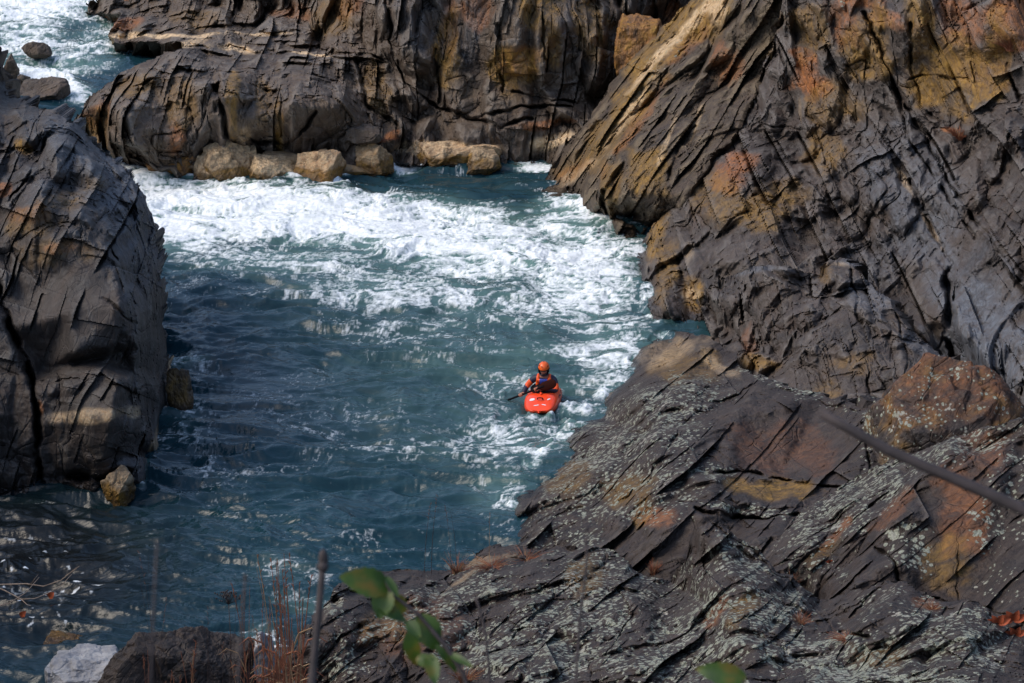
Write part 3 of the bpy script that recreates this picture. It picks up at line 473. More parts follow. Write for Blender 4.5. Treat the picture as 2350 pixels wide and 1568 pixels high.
# --- front mass
mass('front_slope',[(-220,1760,34),(150,1720,37),(420,1690,39),(560,1640,40.5),(632,1590,41.5),(668,1500,43.5),(702,1440,45.5),(742,1392,47.5),(770,1350,49),(800,1328,50.5),(870,1322,51),(960,1318,51),(1020,1318,51),(1080,1296,51.4),(1130,1262,52),(1200,1262,51.5),(1260,1268,51),(1340,1262,50.5),(1400,1275,49.5),(1440,1302,48.5),(1490,1335,47.6),(1545,1342,47.2),(1580,1270,47.6),(1612,1212,48),(1650,1200,48),(1700,1240,47),(1760,1290,46),(1830,1360,44.6),(1880,1405,43.6),(1920,1385,43.6),(2000,1352,43.5),(2070,1338,43.2),
  (2110,1360,42.5),(2150,1385,41.8),(2220,1392,41.3),(2290,1440,40.2),(2360,1480,39),(2600,1600,36),(2600,1900,29),(-220,1900,29)],
 [(900,1380,48),(800,1400,47),(760,1480,44),(880,1480,44.3),(1000,1400,47),(1100,1350,48.5),(1200,1320,48.8),(1300,1310,48.4),(1060,1480,44),(1200,1420,45),(1320,1360,46.4),(1440,1380,45.3),(1520,1400,44.7),(1350,1480,42.8),(1500,1500,41.6),(1600,1330,45.4),(1660,1300,45.2),(1640,1400,43),(1740,1380,43),(1780,1340,44.4),(1700,1480,40.6),(1850,1450,41.4),
  (1900,1420,42.4),(1940,1460,40.8),(2000,1430,41),(2050,1400,41.4),(2100,1440,40.3),(2100,1500,39),(2200,1460,39.4),(2240,1530,37.6),(1950,1540,38.8),(1800,1560,38.6),(1600,1560,39.6),(1300,1560,40.6),(1000,1560,41.4),(760,1560,42),(700,1560,42.2),(1800,1700,34.5),(1200,1700,36),(700,1700,38),(2300,1650,34)],
 M_fore,[dict(along=(.65,.3,.5),size=(2.0,.9,1.1),amp=.2,crack=.8,cw=.04,side=(0,-.6,.7)),dict(along=(.68,.3,.5),size=(.85,.22,.32),amp=.07,crack=.8,cw=.08),],
 cracks=[([(1640,1205),(1760,1310),(1860,1410),(1940,1470)],3.5,.25),([(1880,1410),(1920,1460),(2000,1480)],7,.4),([(1180,1480),(1300,1360),(1400,1300)],4,.3),([(700,1560),(780,1480),(860,1430),(960,1390)],5,.4),([(1250,1500),(1200,1568),(1150,1640)],7,.35),([(1560,1568),(1620,1480),(1740,1420)],4,.2),([(2130,1450),(2200,1500),(2300,1540)],4,.2),([(1450,1430),(1390,1520)],3,.3),([(1050,1330),(980,1420),(900,1500)],3,.3)],
 relief=1.4,bed=(-44, 2.4),slabs=((.9,1.4,.18,1),(.34,.6,.04,2)),anchors=[(742,1392,45.8),(632,1590,41.8),(800,1330,47.3),(950,1320,47.2),(1080,1296,47.6),(1340,1262,47.4),(1545,1342,45),(1650,1200,46.5),(1750,1290,44.5),(1880,1405,42),(2070,1338,41.5),(2290,1440,39),(2600,1600,36),(1800,1560,38),(1300,1560,40),(1000,1560,41.3),(700,1560,42.5),(-220,1760,36),(-220,1900,30),(2600,1900,28),(1200,1700,37.5)],seed=121,soft=2,back=(0,3,-4),orange=[(950,1460,120,80,0,.25),(1650,1420,40,20,-50,.5),(2130,1400,40,14,20,.4)],ochre=[(880,1440,60,50,0,.4),(1340,1330,50,40,-40,.5),(2010,1520,60,30,0,.4),(1700,1420,20,50,40,.5)],
 lichen=[(1330,1410,230,130,-38,.8),(1000,1400,220,60,-20,.75),(1650,1470,260,120,-30,.85),(1700,1300,100,60,45,.75),(1250,1530,260,60,0,.85),(1950,1530,300,70,10,.95),(2200,1480,160,90,20,.8),(2040,1400,90,50,0,.5),(1060,1480,120,60,0,.7),(780,1520,100,90,-40,.6),(760,1400,30,50,0,.7),(1500,1340,200,60,0,.5)],
 bleach=[(1120,1300,60,10,-10,.25),(1060,1345,50,8,-30,.3)],rough=.05,fol=(.68,.3,.5))
# --- left tower
mass('left_tower',[(-260,40,73),(-60,60,73),(-10,140,72.5),(5,195,72),(18,232,72),(60,242,71),(95,260,70),(128,258,69.5),(150,282,69),(178,288,69),(205,320,68.8),(240,356,68.5),(285,402,68.2),(312,442,68),(336,482,67.7),(353,525,67.3),(358,600,66.6),(368,660,66),(367,740,65.5),(371,790,65),(378,850,64.5),w(372,925),w(356,960),w(348,1040),w(326,1110),w(290,1140),w(200,1135),w(90,1140),w(-260,1180)],
 [(30,280,69),(100,300,67.5),(150,330,66.5),(60,380,66.5),(200,380,66),(20,460,64.5),(120,430,65.4),(240,470,65.2),(290,470,66.2),(60,500,63.4),(160,520,63.3),(230,560,63.1),(310,560,65.4),(20,600,62.4),(100,560,62.6),(170,600,62.5),(250,620,62.5),(330,660,65),(60,700,61.9),(160,720,61.7),(270,700,61.9),(345,740,64.6),
  (180,810,61),(290,790,61.2),(190,830,61.9),(295,850,62),(110,850,61.8),(130,880,60.8),(260,880,60.6),(310,900,61),(345,880,63),(340,950,61.8),(110,970,60.3),(250,960,60.2),(300,980,60.2),(120,1060,59.9),(240,1050,59.9),(300,1070,60),(325,1040,61),(30,750,61),(60,900,60.2),(-60,700,60.6),(-60,1000,59),(20,1060,59),(80,1060,59.3),(-60,400,65),(-100,220,70)],
 M_left,[dict(along=(.1,0,1),size=(2.8,1.5,1.5),amp=.26,crack=.9,cw=.035,tilt=.5),dict(along=(.3,.3,.8),size=(1.4,.5,.7),amp=.17,crack=.9,cw=.06,where=[(180,400,260,190,0,1),(330,650,50,300,0,.8)]),dict(along=(.6,.1,.7),size=(.5,.25,.3),amp=.06,crack=.8,cw=.07,where=[(180,400,260,200,0,1),(150,600,150,60,0,.8)]),dict(along=(1,0,.1),size=(1.2,.5,.6),amp=.08,crack=.6,cw=.05,where=[(180,1000,200,200,0,.8)])],
 cracks=[([(-10,640),(10,710),(40,790),(75,880),(92,960),(88,1050),(95,1150)],9,1.5),([(240,560),(275,640),(300,700)],5,.35),([(110,330),(70,430),(20,480)],6,.6),([(240,380),(270,470),(330,560)],4,.35),
         ([(180,830),(240,812),(290,800)],16,.5),([(100,880),(200,878),(300,900)],4,.3),([(140,1080),(230,1090),(300,1080)],12,.8),([(195,480),(260,520),(300,560)],4,.35),([(230,690),(290,740),(310,830)],4,.3)],
 calm=[(150,740,140,120,0,.75),(180,980,120,60,0,.6)],bed=(80, 1.6),slabs=((.95,1.1,.2,1),(.4,.6,.06,2)),anchors=[(0,1000,53.8),(0,1095,53.2),(200,1085,53.5),(110,1100,53.2),(255,1115,52.9),(310,1085,53.7),(335,1000,56.5),(150,900,54.6),(150,830,55.3),(280,900,54.8),(150,600,57),(150,450,58.6),(150,300,61.5),(0,220,63),(367,700,59.5),(330,480,61.3),(240,356,62.5),(-260,1180,52.5),(-260,40,64),(270,700,56.2),(200,380,60),(60,242,63),(340,950,57.6)],seed=141,soft=3,back=(-1,7,-2),ochre=[(80,520,60,30,0,.45),(110,590,80,30,0,.35),(60,350,20,14,0,.8),(150,480,40,30,0,.4),(200,430,30,20,0,.3)],orange=[(140,580,40,12,0,.5),(75,510,50,20,0,.5),(10,450,20,14,0,.8),(100,940,10,14,0,.7)],
 bleach=[(200,955,90,16,-8,.45),(290,950,14,14,0,.5),(340,1030,9,70,10,.6),(375,860,6,60,5,.6)],blue=[(250,420,120,120,35,.55),(190,340,120,60,30,.35),(300,560,60,160,0,.35),(290,1080,40,30,0,.3),(160,470,100,50,0,.2)],rough=.045,fol=(.35,.3,.8))
# ================================================================= WATER
def foam_density(px,py):
    L=[(760,500,460,60,3,1.0),(560,470,270,48,6,1.05),(420,500,110,80,0,.95),(1050,560,330,80,8,.80),(700,600,330,50,0,.52),(1130,690,260,60,0,.48),(1340,620,140,130,0,.74),(1400,800,130,120,0,.50),(1330,500,140,60,0,.7),
       (1200,1010,190,60,0,.46),(1150,1120,110,90,0,.40),(1160,900,160,60,0,.40),(1320,940,80,22,0,.52),(1300,1000,90,36,-20,.50),(1000,760,260,70,0,.38),(900,660,300,60,0,.5),(330,420,80,30,30,.9),(390,450,90,40,20,.9),
       (90,70,190,50,0,.95),(80,25,200,60,0,1.0),(110,242,110,26,18,1.0),(60,150,110,60,0,.62),(240,150,140,50,-20,.50),(150,200,120,30,0,.6),(700,1390,120,30,15,.38),(650,1300,120,60,0,.30),(60,1160,70,10,0,.36),(60,1310,120,50,0,.24),(80,1370,130,50,0,.27),
       (280,1240,120,60,0,.3),(420,960,80,100,0,.28),(620,880,220,60,0,.22),(930,385,38,11,0,.95),(1235,380,50,11,0,1.0),(1010,380,120,18,0,.25),(420,830,80,20,0,.42),(500,1100,150,60,0,.22),(700,1180,200,60,0,.18),(900,1000,260,80,0,.28),(600,1480,60,60,0,.4)]
    o=np.full(px.shape,.06,np.float32)
    for cx,cy,rx,ry,rot,a in L:
        t=math.radians(rot); dx=px-cx; dy=py-cy; u=(dx*math.cos(t)+dy*math.sin(t))/rx; v=(-dx*math.sin(t)+dy*math.cos(t))/ry
        o=np.maximum(o,a*np.exp(-(u*u+v*v)**1.3*.7))
    return o
def build_water():
    rows=np.concatenate([np.arange(-120,-10,8.),np.arange(-10,1580,1.75),np.arange(1580,2100,14.)]); cols=np.concatenate([np.arange(-500,-20,16.),np.arange(-20,1620,2.1),np.arange(1620,2900,20.)])
    PX,PY=np.meshgrid(cols,rows); P=wat(PX,PY); x=P[...,0]; y=P[...,1]
    # upper pool beyond the drop
    lip=79.5+.9*np.sin(x*.5)+fbm2(x*.25,y*.1,2,5)*1.0
    up=ss(0,3.0,y-lip)*ss(-9.6,-11.2,x+ (y-80)*.0)   # only left of the far rocks
    up=np.maximum(ss(0,3.0,y-lip)*ss(-11.0,-12.0,x), ss(84,88,y))
    z0=up*.75+ss(82,105,y)*.55*up
    d=foam_density(PX,PY); brk=ss(-.5,.4,fbm2(x*.9,y*1.1,3,205))
    for line,wd_,am in (([(1240,450),(1292,515),(1380,550),(1425,578),(1470,595),(1500,742),(1548,758),(1470,805),(1420,850),(1372,920),(1292,980),(1240,1040),(1190,1095),(1180,1160)],26,.62),([(160,200),(260,160),(360,128)],26,.55),([(372,700),(374,925),(350,1000),(326,1115)],14,.42),([(270,370),(400,412),(560,418),(800,415)],16,.8),([(1215,955),(1262,958),(1300,938)],12,.75),([(1180,945),(1200,925)],8,.5)):
        d=np.maximum(d,am*brk*np.exp(-(seg_dist(PX,PY,line)/wd_)**2))
    warpx=x+fbm2(x*.35,y*.35,3,31)*.9; warpy=y+fbm2(x*.35,y*.35,3,41)*.9
    wa_=x+fbm2(x*.25,y*.25,2,33)*.5; wb_=y+fbm2(x*.22,y*.3,3,43)*.55+.12*x
    calm=fbm2(wa_*.22,wb_*.6,2,1)*.15-np.abs(fbm2(wa_*.42,wb_*1.25,2,7))*.23-np.abs(fbm2(wa_*1.1,wb_*3.0,2,9))*.07+.09
    r1=1-np.abs(fbm2(warpx*.55,warpy*1.0,4,15,.55)); r2=1-np.abs(fbm2(warpx*1.6,warpy*2.4,4,17,.6))
    rough=(r1-.6)*.12+(r2-.6)*.03+fbm2(warpx*.25,warpy*.4,2,19)*.24+fbm2(x*4,y*5,2,23)*.006
    k=ss(.18,.75,d); z=calm*(1-k)+rough*k+fbm2(warpx*5,warpy*9,2,77)*.012
    # eddy boil
    calmpatch=np.exp(-(((PX-640)/150)**2+((PY-890)/45)**2)**1.5); z=z*(1-.75*calmpatch)
    z=z*(1-.6*ss(700,880,PX*0+PY)*0)
    # foam amount: lacy streaks
    net=1-np.abs(fbm2(warpx*1.0,warpy*1.5,5,51,.62)); net2=1-np.abs(fbm2(x*2.6+warpx,y*3.6+warpy,4,61,.65)); big=fbm2(warpx*.3,warpy*.6,3,71)
    n=net*.62+net2*.38+.22*big+.12*ss(-.1,.25,z)*k
    th=1.10-1.02*d
    f=ss(th-.24,th+.26,n)*(.36+.64*ss(th-.02,th+.48,n))
    f=np.clip(f,0,1); z=z+f*.03*k
    lace=f*(.75+.25*ss(-.2,.3,fbm2(x*6,y*8,3,81)))
    aer=np.clip(np.maximum(ss(.15,.7,d)*.85,.50*np.exp(-(((PX-1180)/430)**2+((PY-800)/300)**2)**1.5)*(.7+.5*big))+.1*f,0,1)          # aerated green water around the foam
    dk=np.exp(-(((PX-60)/400)**2+((PY-1290)/230)**2)**1.6); dark_refl=dk; sp=ss(.60,.72,perlin2(x*5,y*7,301)+.35*perlin2(x*1.1,y*1.5,302))*np.exp(-(((PX-60)/190)**2+((PY-1350)/110)**2)**1.5); lace=np.maximum(lace*(1-.6*dk),sp)  # dark region: left tower's reflection painted into the body colour, plus shallow bed tone
    V=np.stack([x,y,z+z0],-1); V=V.reshape(-1,3)
    nr,nc=PX.shape; i=np.arange(nr*nc).reshape(nr,nc); Q=np.stack([i[1:,:-1],i[1:,1:],i[:-1,1:],i[:-1,:-1]],-1).reshape(-1,4)
    # keep-out under the far rocks is simply hidden by them
    m,nt,b=newmat('river_water'); L=nt.links.new
    A=N(nt,'ShaderNodeAttribute',attribute_name='foam'); s=N(nt,'ShaderNodeSeparateColor'); L(A.outputs['Color'],s.inputs[0])
    tc=N(nt,'ShaderNodeTexCoord'); mp=N(nt,'ShaderNodeMapping'); L(tc.outputs['Object'],mp.inputs[0]); mp.inputs['Scale'].default_value=(1,1.7,1)
    nz=N(nt,'ShaderNodeTexNoise',Scale=7.0,Detail=8.0,Roughness=.72,Distortion=1.0); L(mp.outputs[0],nz.inputs['Vector'])
    def mth(op,a,b_,c_=None):
        q=N(nt,'ShaderNodeMath',operation=op); q.use_clamp=(op=='ADD')
        for j,v in enumerate((a,b_)):
            if isinstance(v,(int,float)): q.inputs[j].default_value=v
            else: L(v,q.inputs[j])
        return q.outputs[0]
    add=mth('MULTIPLY',mth('SUBTRACT',nz.outputs['Fac'],.5),1.5)
    # fine breakup only in partially foamy places
    part=mth('MULTIPLY',mth('MULTIPLY',s.outputs[0],mth('SUBTRACT',1.0,s.outputs[0])),4.0)
    fo=mth('ADD',s.outputs[0],mth('MULTIPLY',add,part))
    r=N(nt,'ShaderNodeValToRGB'); L(fo,r.inputs[0]); r.color_ramp.elements[0].position=.10; r.color_ramp.elements[1].position=.92
    body=N(nt,'ShaderNodeMix',data_type='RGBA'); L(s.outputs[1],body.inputs[0]); body.inputs[6].default_value=(.008,.034,.047,1); body.inputs[7].default_value=(.12,.22,.195,1)
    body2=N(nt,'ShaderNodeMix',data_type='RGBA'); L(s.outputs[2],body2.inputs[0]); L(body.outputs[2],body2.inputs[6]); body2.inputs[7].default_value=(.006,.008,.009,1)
    mx=N(nt,'ShaderNodeMix',data_type='RGBA'); L(r.outputs[0],mx.inputs[0]); L(body2.outputs[2],mx.inputs[6]); mx.inputs[7].default_value=(.88,.92,.93,1)
    L(mx.outputs[2],b.inputs['Base Color']); b.inputs['IOR'].default_value=1.33
    rr=N(nt,'ShaderNodeMapRange'); L(r.outputs[0],rr.inputs[0]); rr.inputs[3].default_value=.16; rr.inputs[4].default_value=.7; L(rr.outputs[0],b.inputs['Roughness'])
    n2=N(nt,'ShaderNodeTexNoise',Scale=3.2,Detail=5.0,Roughness=.6,Distortion=.4); mp2=N(nt,'ShaderNodeMapping'); L(tc.outputs['Object'],mp2.inputs[0]); mp2.inputs['Scale'].default_value=(1,2.4,1); L(mp2.outputs[0],n2.inputs['Vector'])
    bp=N(nt,'ShaderNodeBump',Strength=.32,Distance=.08); L(n2.outputs['Fac'],bp.inputs['Height'])
    bp2=N(nt,'ShaderNodeBump',Strength=.3,Distance=.05); L(mth('MULTIPLY',nz.outputs['Fac'],r.outputs[0]),bp2.inputs['Height']); L(bp.outputs[0],bp2.inputs['Normal']); L(bp2.outputs[0],b.inputs['Normal'])
    att=np.stack([lace.ravel(),aer.ravel(),dark_refl.ravel()],-1)
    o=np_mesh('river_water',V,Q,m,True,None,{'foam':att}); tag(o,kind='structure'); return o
kay=wat(1238,935)[:2]
build_water()
# ground under and around everything
def ground():
    t=np.linspace(-1,1,301); xs=np.sinh(t*4)/np.sinh(4)*500; ys=60+np.sinh(t*4)/np.sinh(4)*600; X,Y=np.meshgrid(xs,ys)
    Z=np.full(X.shape,-2.5)+fbm2(X*.05,Y*.05,3,4)*.4
    out=np.abs(X)-(.204*np.clip(Y,20,400)+2.5); side=np.where(X>0,ss(0,5,out)*ss(4,14,Y),ss(0,5,out)*ss(4,14,Y)*ss(95,80,Y))
    far=ss(99,106,Y)*ss(-9,-2,X); Z+=np.maximum(side,far)*(9.5+fbm2(X*.12,Y*.12,4,9)*2.2)+ss(112,150,Y)*24+ss(30,90,np.abs(X))*22+np.maximum(side,far)*fbm2(X*.6,Y*.6,4,19)*.8  # unseen far hills added to block the bright horizon's reflection in the water
    V=np.stack([X,Y,Z],-1).reshape(-1,3); n=301; i=np.arange(n*n).reshape(n,n); Q=np.stack([i[:-1,:-1],i[:-1,1:],i[1:,1:],i[1:,:-1]],-1).reshape(-1,4)
    z0=np.zeros((len(V),3)); z1=z0.copy(); z1[:,1]=.5
    tag(np_mesh('ground',V,Q,M_right,False,None,{'sa':z0,'sb':z1,'sc':z0[:,:1]}),kind='structure')
ground()
# ================================================================= BOULDERS
def bld(label,px,py,w_,h_,mat,z=None,Y=None,dep=None,name='boulder',**k):
    """px centre, py of the waterline under it, width and height in picture units"""
    P=wat(px,py,0 if z is None else z) if Y is None else at(px,py,Y*K)
    s=np.linalg.norm(P-np.array([0,0,H]))/F; a=w_*s/2; hh=h_*s/math.cos(PITCH)
    c=(P[0],P[1]+(dep or a)*.8,P[2]+hh*.28-.02)
    return boulder(name,label,c,(a*1.08,(dep or a),hh*.80),mat,**k)
wb=(.30,.95,.5)
G='boulders along the far waterline'
bld('brown boulder lying at far waterline, leftmost of the row',395,405,150,48,M_tan,seed=5,orange=.7,ochre=.5,boxy=False,cut=.6,group=G)
bld('pale topped boulder with ochre base beside the brown one',515,412,118,64,M_tan,seed=17,boxy=False,rot=.5,zb=wb,group=G)
bld('low pale block with flat top between two bigger boulders',618,414,92,40,M_tan,seed=8,rot=.4,tiltx=.15,zb=(.2,.8,.9),group=G)
bld('cream boulder with rusty brown base standing alone in the row',735,416,100,60,M_tan,seed=29,rot=-.3,tiltx=-.2,cut=.66,zb=(.38,1.1,.6),orange=.5,group=G)
bld('twin humped cream boulder with dark base, rightmost of the row',848,405,98,60,M_tan,seed=31,boxy=False,cut=.6,planes=20,zb=(.42,1.1,.5),orange=.3,ochre=.4,group=G)
bld('ochre stained stone leaning against the pale topped boulder',475,408,60,44,M_tan,seed=117,zb=(.15,.6,.7),ochre=.4,boxy=False,group=G)
bld('upper cream stone resting behind the pale topped boulder',560,378,64,40,M_tan,Y=84.2,seed=118,zb=(.3,1.6,.7),boxy=False,group=G)
bld('dark wet stone between the cream boulder and the twin humped one',792,402,44,30,M_far,seed=119,boxy=False,group=G)
bld('tan stone where the water meets the right corner cliff',1300,372,70,34,M_tan,seed=120,zb=(.2,.9,.6),group=G)
bld('long low tan shelf with bright pale top along the far waterline',1010,382,215,56,M_tan,seed=141,dep=.9,zb=(.3,1.2,.7),boxy=False,cut=.55,planes=22,orange=.35,name='rock_shelf')
bld('short tan shelf near the corner where the far cliff meets the slab',1270,366,120,40,M_tan,seed=142,dep=.8,zb=(.28,1.0,.8),boxy=False,cut=.55,planes=22,name='rock_shelf')
bld('dark wet ledge joining the pale boulders along the far waterline',640,408,560,46,M_far,seed=151,dep=1.0,boxy=False,cut=.5,planes=40,rough=.03,zb=(.2,.7,.35),ochre=.2,name='rock_ledge')
bld('small dark stone at the water beside the tan ledge',890,378,40,26,M_far,seed=12,group=G)
bld('dark pointed stone under the right end of the tan ledge',1110,392,70,42,M_far,seed=33,zb=(.35,.9,.5),group=G)
bld('flat dark slab lying on the waterline stones beside rust leaves',830,318,80,22,M_far,Y=84.3,seed=41,name='rock_slab')
bld('rusty square block wedged between far cliff and leaning slab',1470,150,104,92,M_far,Y=86.5,dep=1.0,seed=52,orange=.9,ochre=.6,cut=.8,name='rock_block')
bld('wet black rock in the rapids, hugging left picture edge',22,180,42,40,M_far,z=.9,boxy=False,seed=61,group='rocks in the rapids')
bld('small wet rock farthest up in the rapids',84,128,56,22,M_far,z=1.1,boxy=False,seed=62,group='rocks in the rapids')
bld('broad wet rock where the rapids pour over the drop',95,232,110,34,M_far,z=.75,boxy=False,seed=63,group='rocks in the rapids')
bld('tiny dark rock between the two wet rocks in the rapids',48,192,30,18,M_far,z=.9,boxy=False,seed=64,group='rocks in the rapids')
bld('dark rusty rock at the very top edge beside white rapids',290,42,110,46,M_far,z=1.25,boxy=False,seed=65,orange=.6)
bld('brown upright boulder standing in water beside the left tower',412,938,52,84,M_left,seed=71,ochre=.45,cut=.8)
bld('tan lit triangular rock at the foot of the left tower',268,1150,56,60,M_left,seed=77,boxy=False,zb=(.28,1.4,.4),ochre=.2)
bld('pale grey boulder with white quartz at the bottom left',190,1612,180,78,M_pale,seed=81,cut=.78,sub=6)
bld('small white stone touching the pale grey boulder',128,1600,60,60,M_pale,seed=83)
bld('huge dark boulder with pale edge at the bottom, beside dry grass',450,1650,370,165,M_fore,seed=90,rough=.05,dep=1.0,sub=7,cut=.66,boxy=False,planes=18,rot=.4)
bld('white rock behind the rust grass clump at the bottom',603,1600,44,120,M_pale,seed=92,dep=.5)
bld('brown rock showing through shallow water at lower left',150,1506,110,22,M_fore,z=-.12,seed=94,boxy=False,ochre=.7,orange=.3,tiltx=.4)
b_or=bld('rounded orange topped boulder with lichen on the near ledge',2160,1090,305,190,M_fore,Y=50.6,dep=1.2,boxy=False,seed=103,ochre=.05,topo=.42,lichen=.32,sub=7,cut=.93,planes=8,rough=.02)
bld('lichen spotted dark boulder at the top of the near ledge crest',2000,945,60,24,M_fore,Y=53.5,seed=104,lichen=.5)
# ================================================================= small geometry helpers
def tube(pts,rad,n=6,close=True):
    pts=[Vector(p) for p in pts]; V=[];Fs=[]; up=Vector((.13,.21,.97))
    for i,p in enumerate(pts):
        t=(pts[min(i+1,len(pts)-1)]-pts[max(i-1,0)]).normalized(); a=t.cross(up)
        if a.length<.05: a=t.cross(Vector((1,0,0)))
        a.normalize(); b=t.cross(a); r=rad[i] if hasattr(rad,'__len__') else rad
        for k in range(n):
            g=2*math.pi*k/n; V.append(p+a*math.cos(g)*r+b*math.sin(g)*r)
        if i:
            o=(i-1)*n
            for k in range(n): Fs.append((o+k,o+(k+1)%n,o+n+(k+1)%n,o+n+k))
    if close:
        Fs.append(tuple(range(n))[::-1]); o=(len(pts)-1)*n; Fs.append(tuple(range(o,o+n)))
    return V,Fs
class MB:
    def __init__(s): s.V=[];s.F=[];s.m=[]
    def add(s,vf,mi=0):
        o=len(s.V); s.V+=[Vector(v) for v in vf[0]]; s.F+=[tuple(i+o for i in f) for f in vf[1]]; s.m+=[mi]*len(vf[1]); return s
    def build(s,name,mats,parent=None,smooth=True):
        mats=mats if isinstance(mats,(list,tuple)) else [mats]
        o=py_mesh(name,s.V,s.F,None,parent,smooth)
        for m in mats: o.data.materials.append(m)
        if len(mats)>1:
            for p,mi in zip(o.data.polygons,s.m): p.material_index=mi
        return o
def blob(c,r,nu=14,nv=9,f=None,rot=None):
    V=[];Fs=[]
    for j in range(nv+1):
        th=math.pi*j/nv
        for i in range(nu):
            ph=2*math.pi*i/nu; d=Vector((math.sin(th)*math.cos(ph),math.sin(th)*math.sin(ph),math.cos(th)))
            q=Vector((d.x*r[0],d.y*r[1],d.z*r[2]))
            if f: q=f(d,q)
            if rot: q=rot@q
            V.append(Vector(c)+q)
    for j in range(nv):
        for i in range(nu): Fs.append((j*nu+i,j*nu+(i+1)%nu,(j+1)*nu+(i+1)%nu,(j+1)*nu+i))
    return V,Fs
# ================================================================= KAYAK
M_red=simple('kayak_plastic',(.92,.065,.010),.30,spec=.6,var=.12,vscale=3); M_orange=simple('kayak_orange',(.90,.12,.01),.3)
M_black=simple('black_rubber',(.004,.004,.006),.8,spec=.15); M_navy=simple('navy_fabric',(.010,.012,.035),.6,var=.3,vscale=14)
M_orf=simple('orange_fabric',(.88,.10,.012),.6,var=.12,vscale=10); M_helm=simple('helmet_orange',(.80,.12,.015),.35); M_skin=simple('skin',(.52,.22,.14),.5); M_blue=simple('blue_fabric',(.03,.06,.35),.6)
M_white=simple('white_decal',(.75,.72,.75),.5); M_hair=simple('dark_beard',(.07,.035,.025),.8)
M_blade=simple('paddle_blade',(.025,.005,.003),.85,spec=.1)
KS=1.08; yaw=math.radians(-7)
bow=wat(1237,956); KO=Vector((bow[0]+math.sin(-yaw)*0.92*KS,bow[1]+math.cos(yaw)*0.92*KS,.03))
kayak=empty('kayak',KO,(math.radians(3),math.radians(-2),yaw)); kayak.scale=(KS,)*3
tag(kayak,'red orange whitewater kayak floating near the right bank','kayak')
def hull():
    V=[];Fs=[];ns=40;nc=28;mi=[]
    for i in range(ns+1):
        s=-1.25+2.5*i/ns; a=abs(s/1.25); k=max(0,(1-a**(4.2 if s<0 else 2.6)))**.5
        w_=.335*k+.012; zb=-.13+.24*a**2.6; zd=.235+.07*math.exp(-((s+.55)/.35)**2)-.02*a-.14*a**6
        for j in range(nc):
            g=2*math.pi*j/nc; cx,cz=math.cos(g),math.sin(g)
            x=w_*math.copysign(abs(cx)**.62,cx); zm=.09+.05*a
            z=zm+(zd-zm)*abs(cz)**.85 if cz>=0 else zm-(zm-zb)*abs(cz)**.7
            V.append((x,s*(.80 if s<0 else .70),z-(.16*max(0,s)**1.5)+(.03*a if s<0 else 0)))
        if i:
            for j in range(nc):
                o=(i-1)*nc; Fs.append((o+j,o+(j+1)%nc,o+nc+(j+1)%nc,o+nc+j)); mi.append(1 if (s<-.75 and 8<j<20 and False) else 0)
    Fs.append(tuple(range(nc))[::-1]); Fs.append(tuple(range(ns*nc,ns*nc+nc))); mi+=[0,0]
    return V,Fs
MB().add(hull()).build('hull',M_red,kayak)
def ring(cx,cy,a,b,z,r,n=40,bow_=0):
    P=[(cx+a*math.cos(2*math.pi*i/n),cy+b*math.sin(2*math.pi*i/n),z+bow_*math.sin(2*math.pi*i/n)) for i in range(n+1)]; return tube(P,r,6)
MB().add(ring(0,.0,.245,.38,.275,.022,bow_=-.02)).build('cockpit_rim',M_black,kayak)
def skirt():
    V=[(0,.0,.40)];Fs=[];n=32
    for r_,z in ((.35,.40),(.7,.335),(1.04,.285)):
        for i in range(n): g=2*math.pi*i/n; V.append((r_*.25*math.cos(g),r_*.39*math.sin(g),z+.006*math.sin(7*g)-.02*math.sin(g)))
    for i in range(n): Fs.append((0,1+i,1+(i+1)%n))
    for k in range(2):
        for i in range(n): a=1+k*n; Fs.append((a+i,a+n+i,a+n+(i+1)%n,a+(i+1)%n))
    return V,Fs
MB().add(skirt()).build('spray_skirt',M_black,kayak)
MB().add(tube([(-.005,-.38,.30),(-.01,-.43,.335),(0,-.46,.31),(.012,-.43,.33)],[.018,.022,.022,.018])).build('grab_loop',M_red,kayak)
MB().add(tube([(-.055,-.66,.285),(-.045,-.67,.315),(.0,-.675,.322),(.05,-.67,.315),(.06,-.66,.28)],.013)).build('grab_handle',M_black,kayak)
MB().add(tube([(-.055,.68,.12),(-.04,.69,.15),(.04,.69,.15),(.055,.68,.12)],.013)).build('grab_handle',M_black,kayak)
for x,y,rx,ry,rt in ((-.16,-.80,.055,.05,.5),(.17,-.78,.018,.05,-.6),(-.06,-1.02,.055,.014,.25),(.09,-1.0,.05,.014,-.3)):
    zt=.235+.07*math.exp(-((y+.55)/.35)**2)-.02*(abs(y)/1.25)-.14*(abs(y)/1.25)**6; a=abs(y/1.25); w0=.335*(1-a**3)**.5+.012; zm=.09+.05*a
    V=[];n=14
    for ring_ in (1.0,.5):
        for i in range(n):
            g=2*math.pi*i/n; ux=rx*math.cos(g)*ring_; uy=ry*math.sin(g)*ring_; X=x+ux*math.cos(rt)-uy*math.sin(rt); Y_=y+ux*math.sin(rt)+uy*math.cos(rt)
            a=abs(Y_/1.25); w0=.335*(1-a**4.2)**.5+.012; zd=.235+.07*math.exp(-((Y_+.55)/.35)**2)-.02*a-.14*a**6; zm=.09+.05*a
            cx=min(.99,abs(X)/w0)**(1/.62); cz=math.sqrt(max(0,1-cx*cx)); V.append((X,Y_*.8,zm+(zd-zm)*cz**.85+.004+.03*a))
    Fs=[(i,(i+1)%n,n+(i+1)%n,n+i) for i in range(n)]+[tuple(range(n,2*n))]
    MB().add((V,Fs)).build('deck_decal',M_white,kayak)
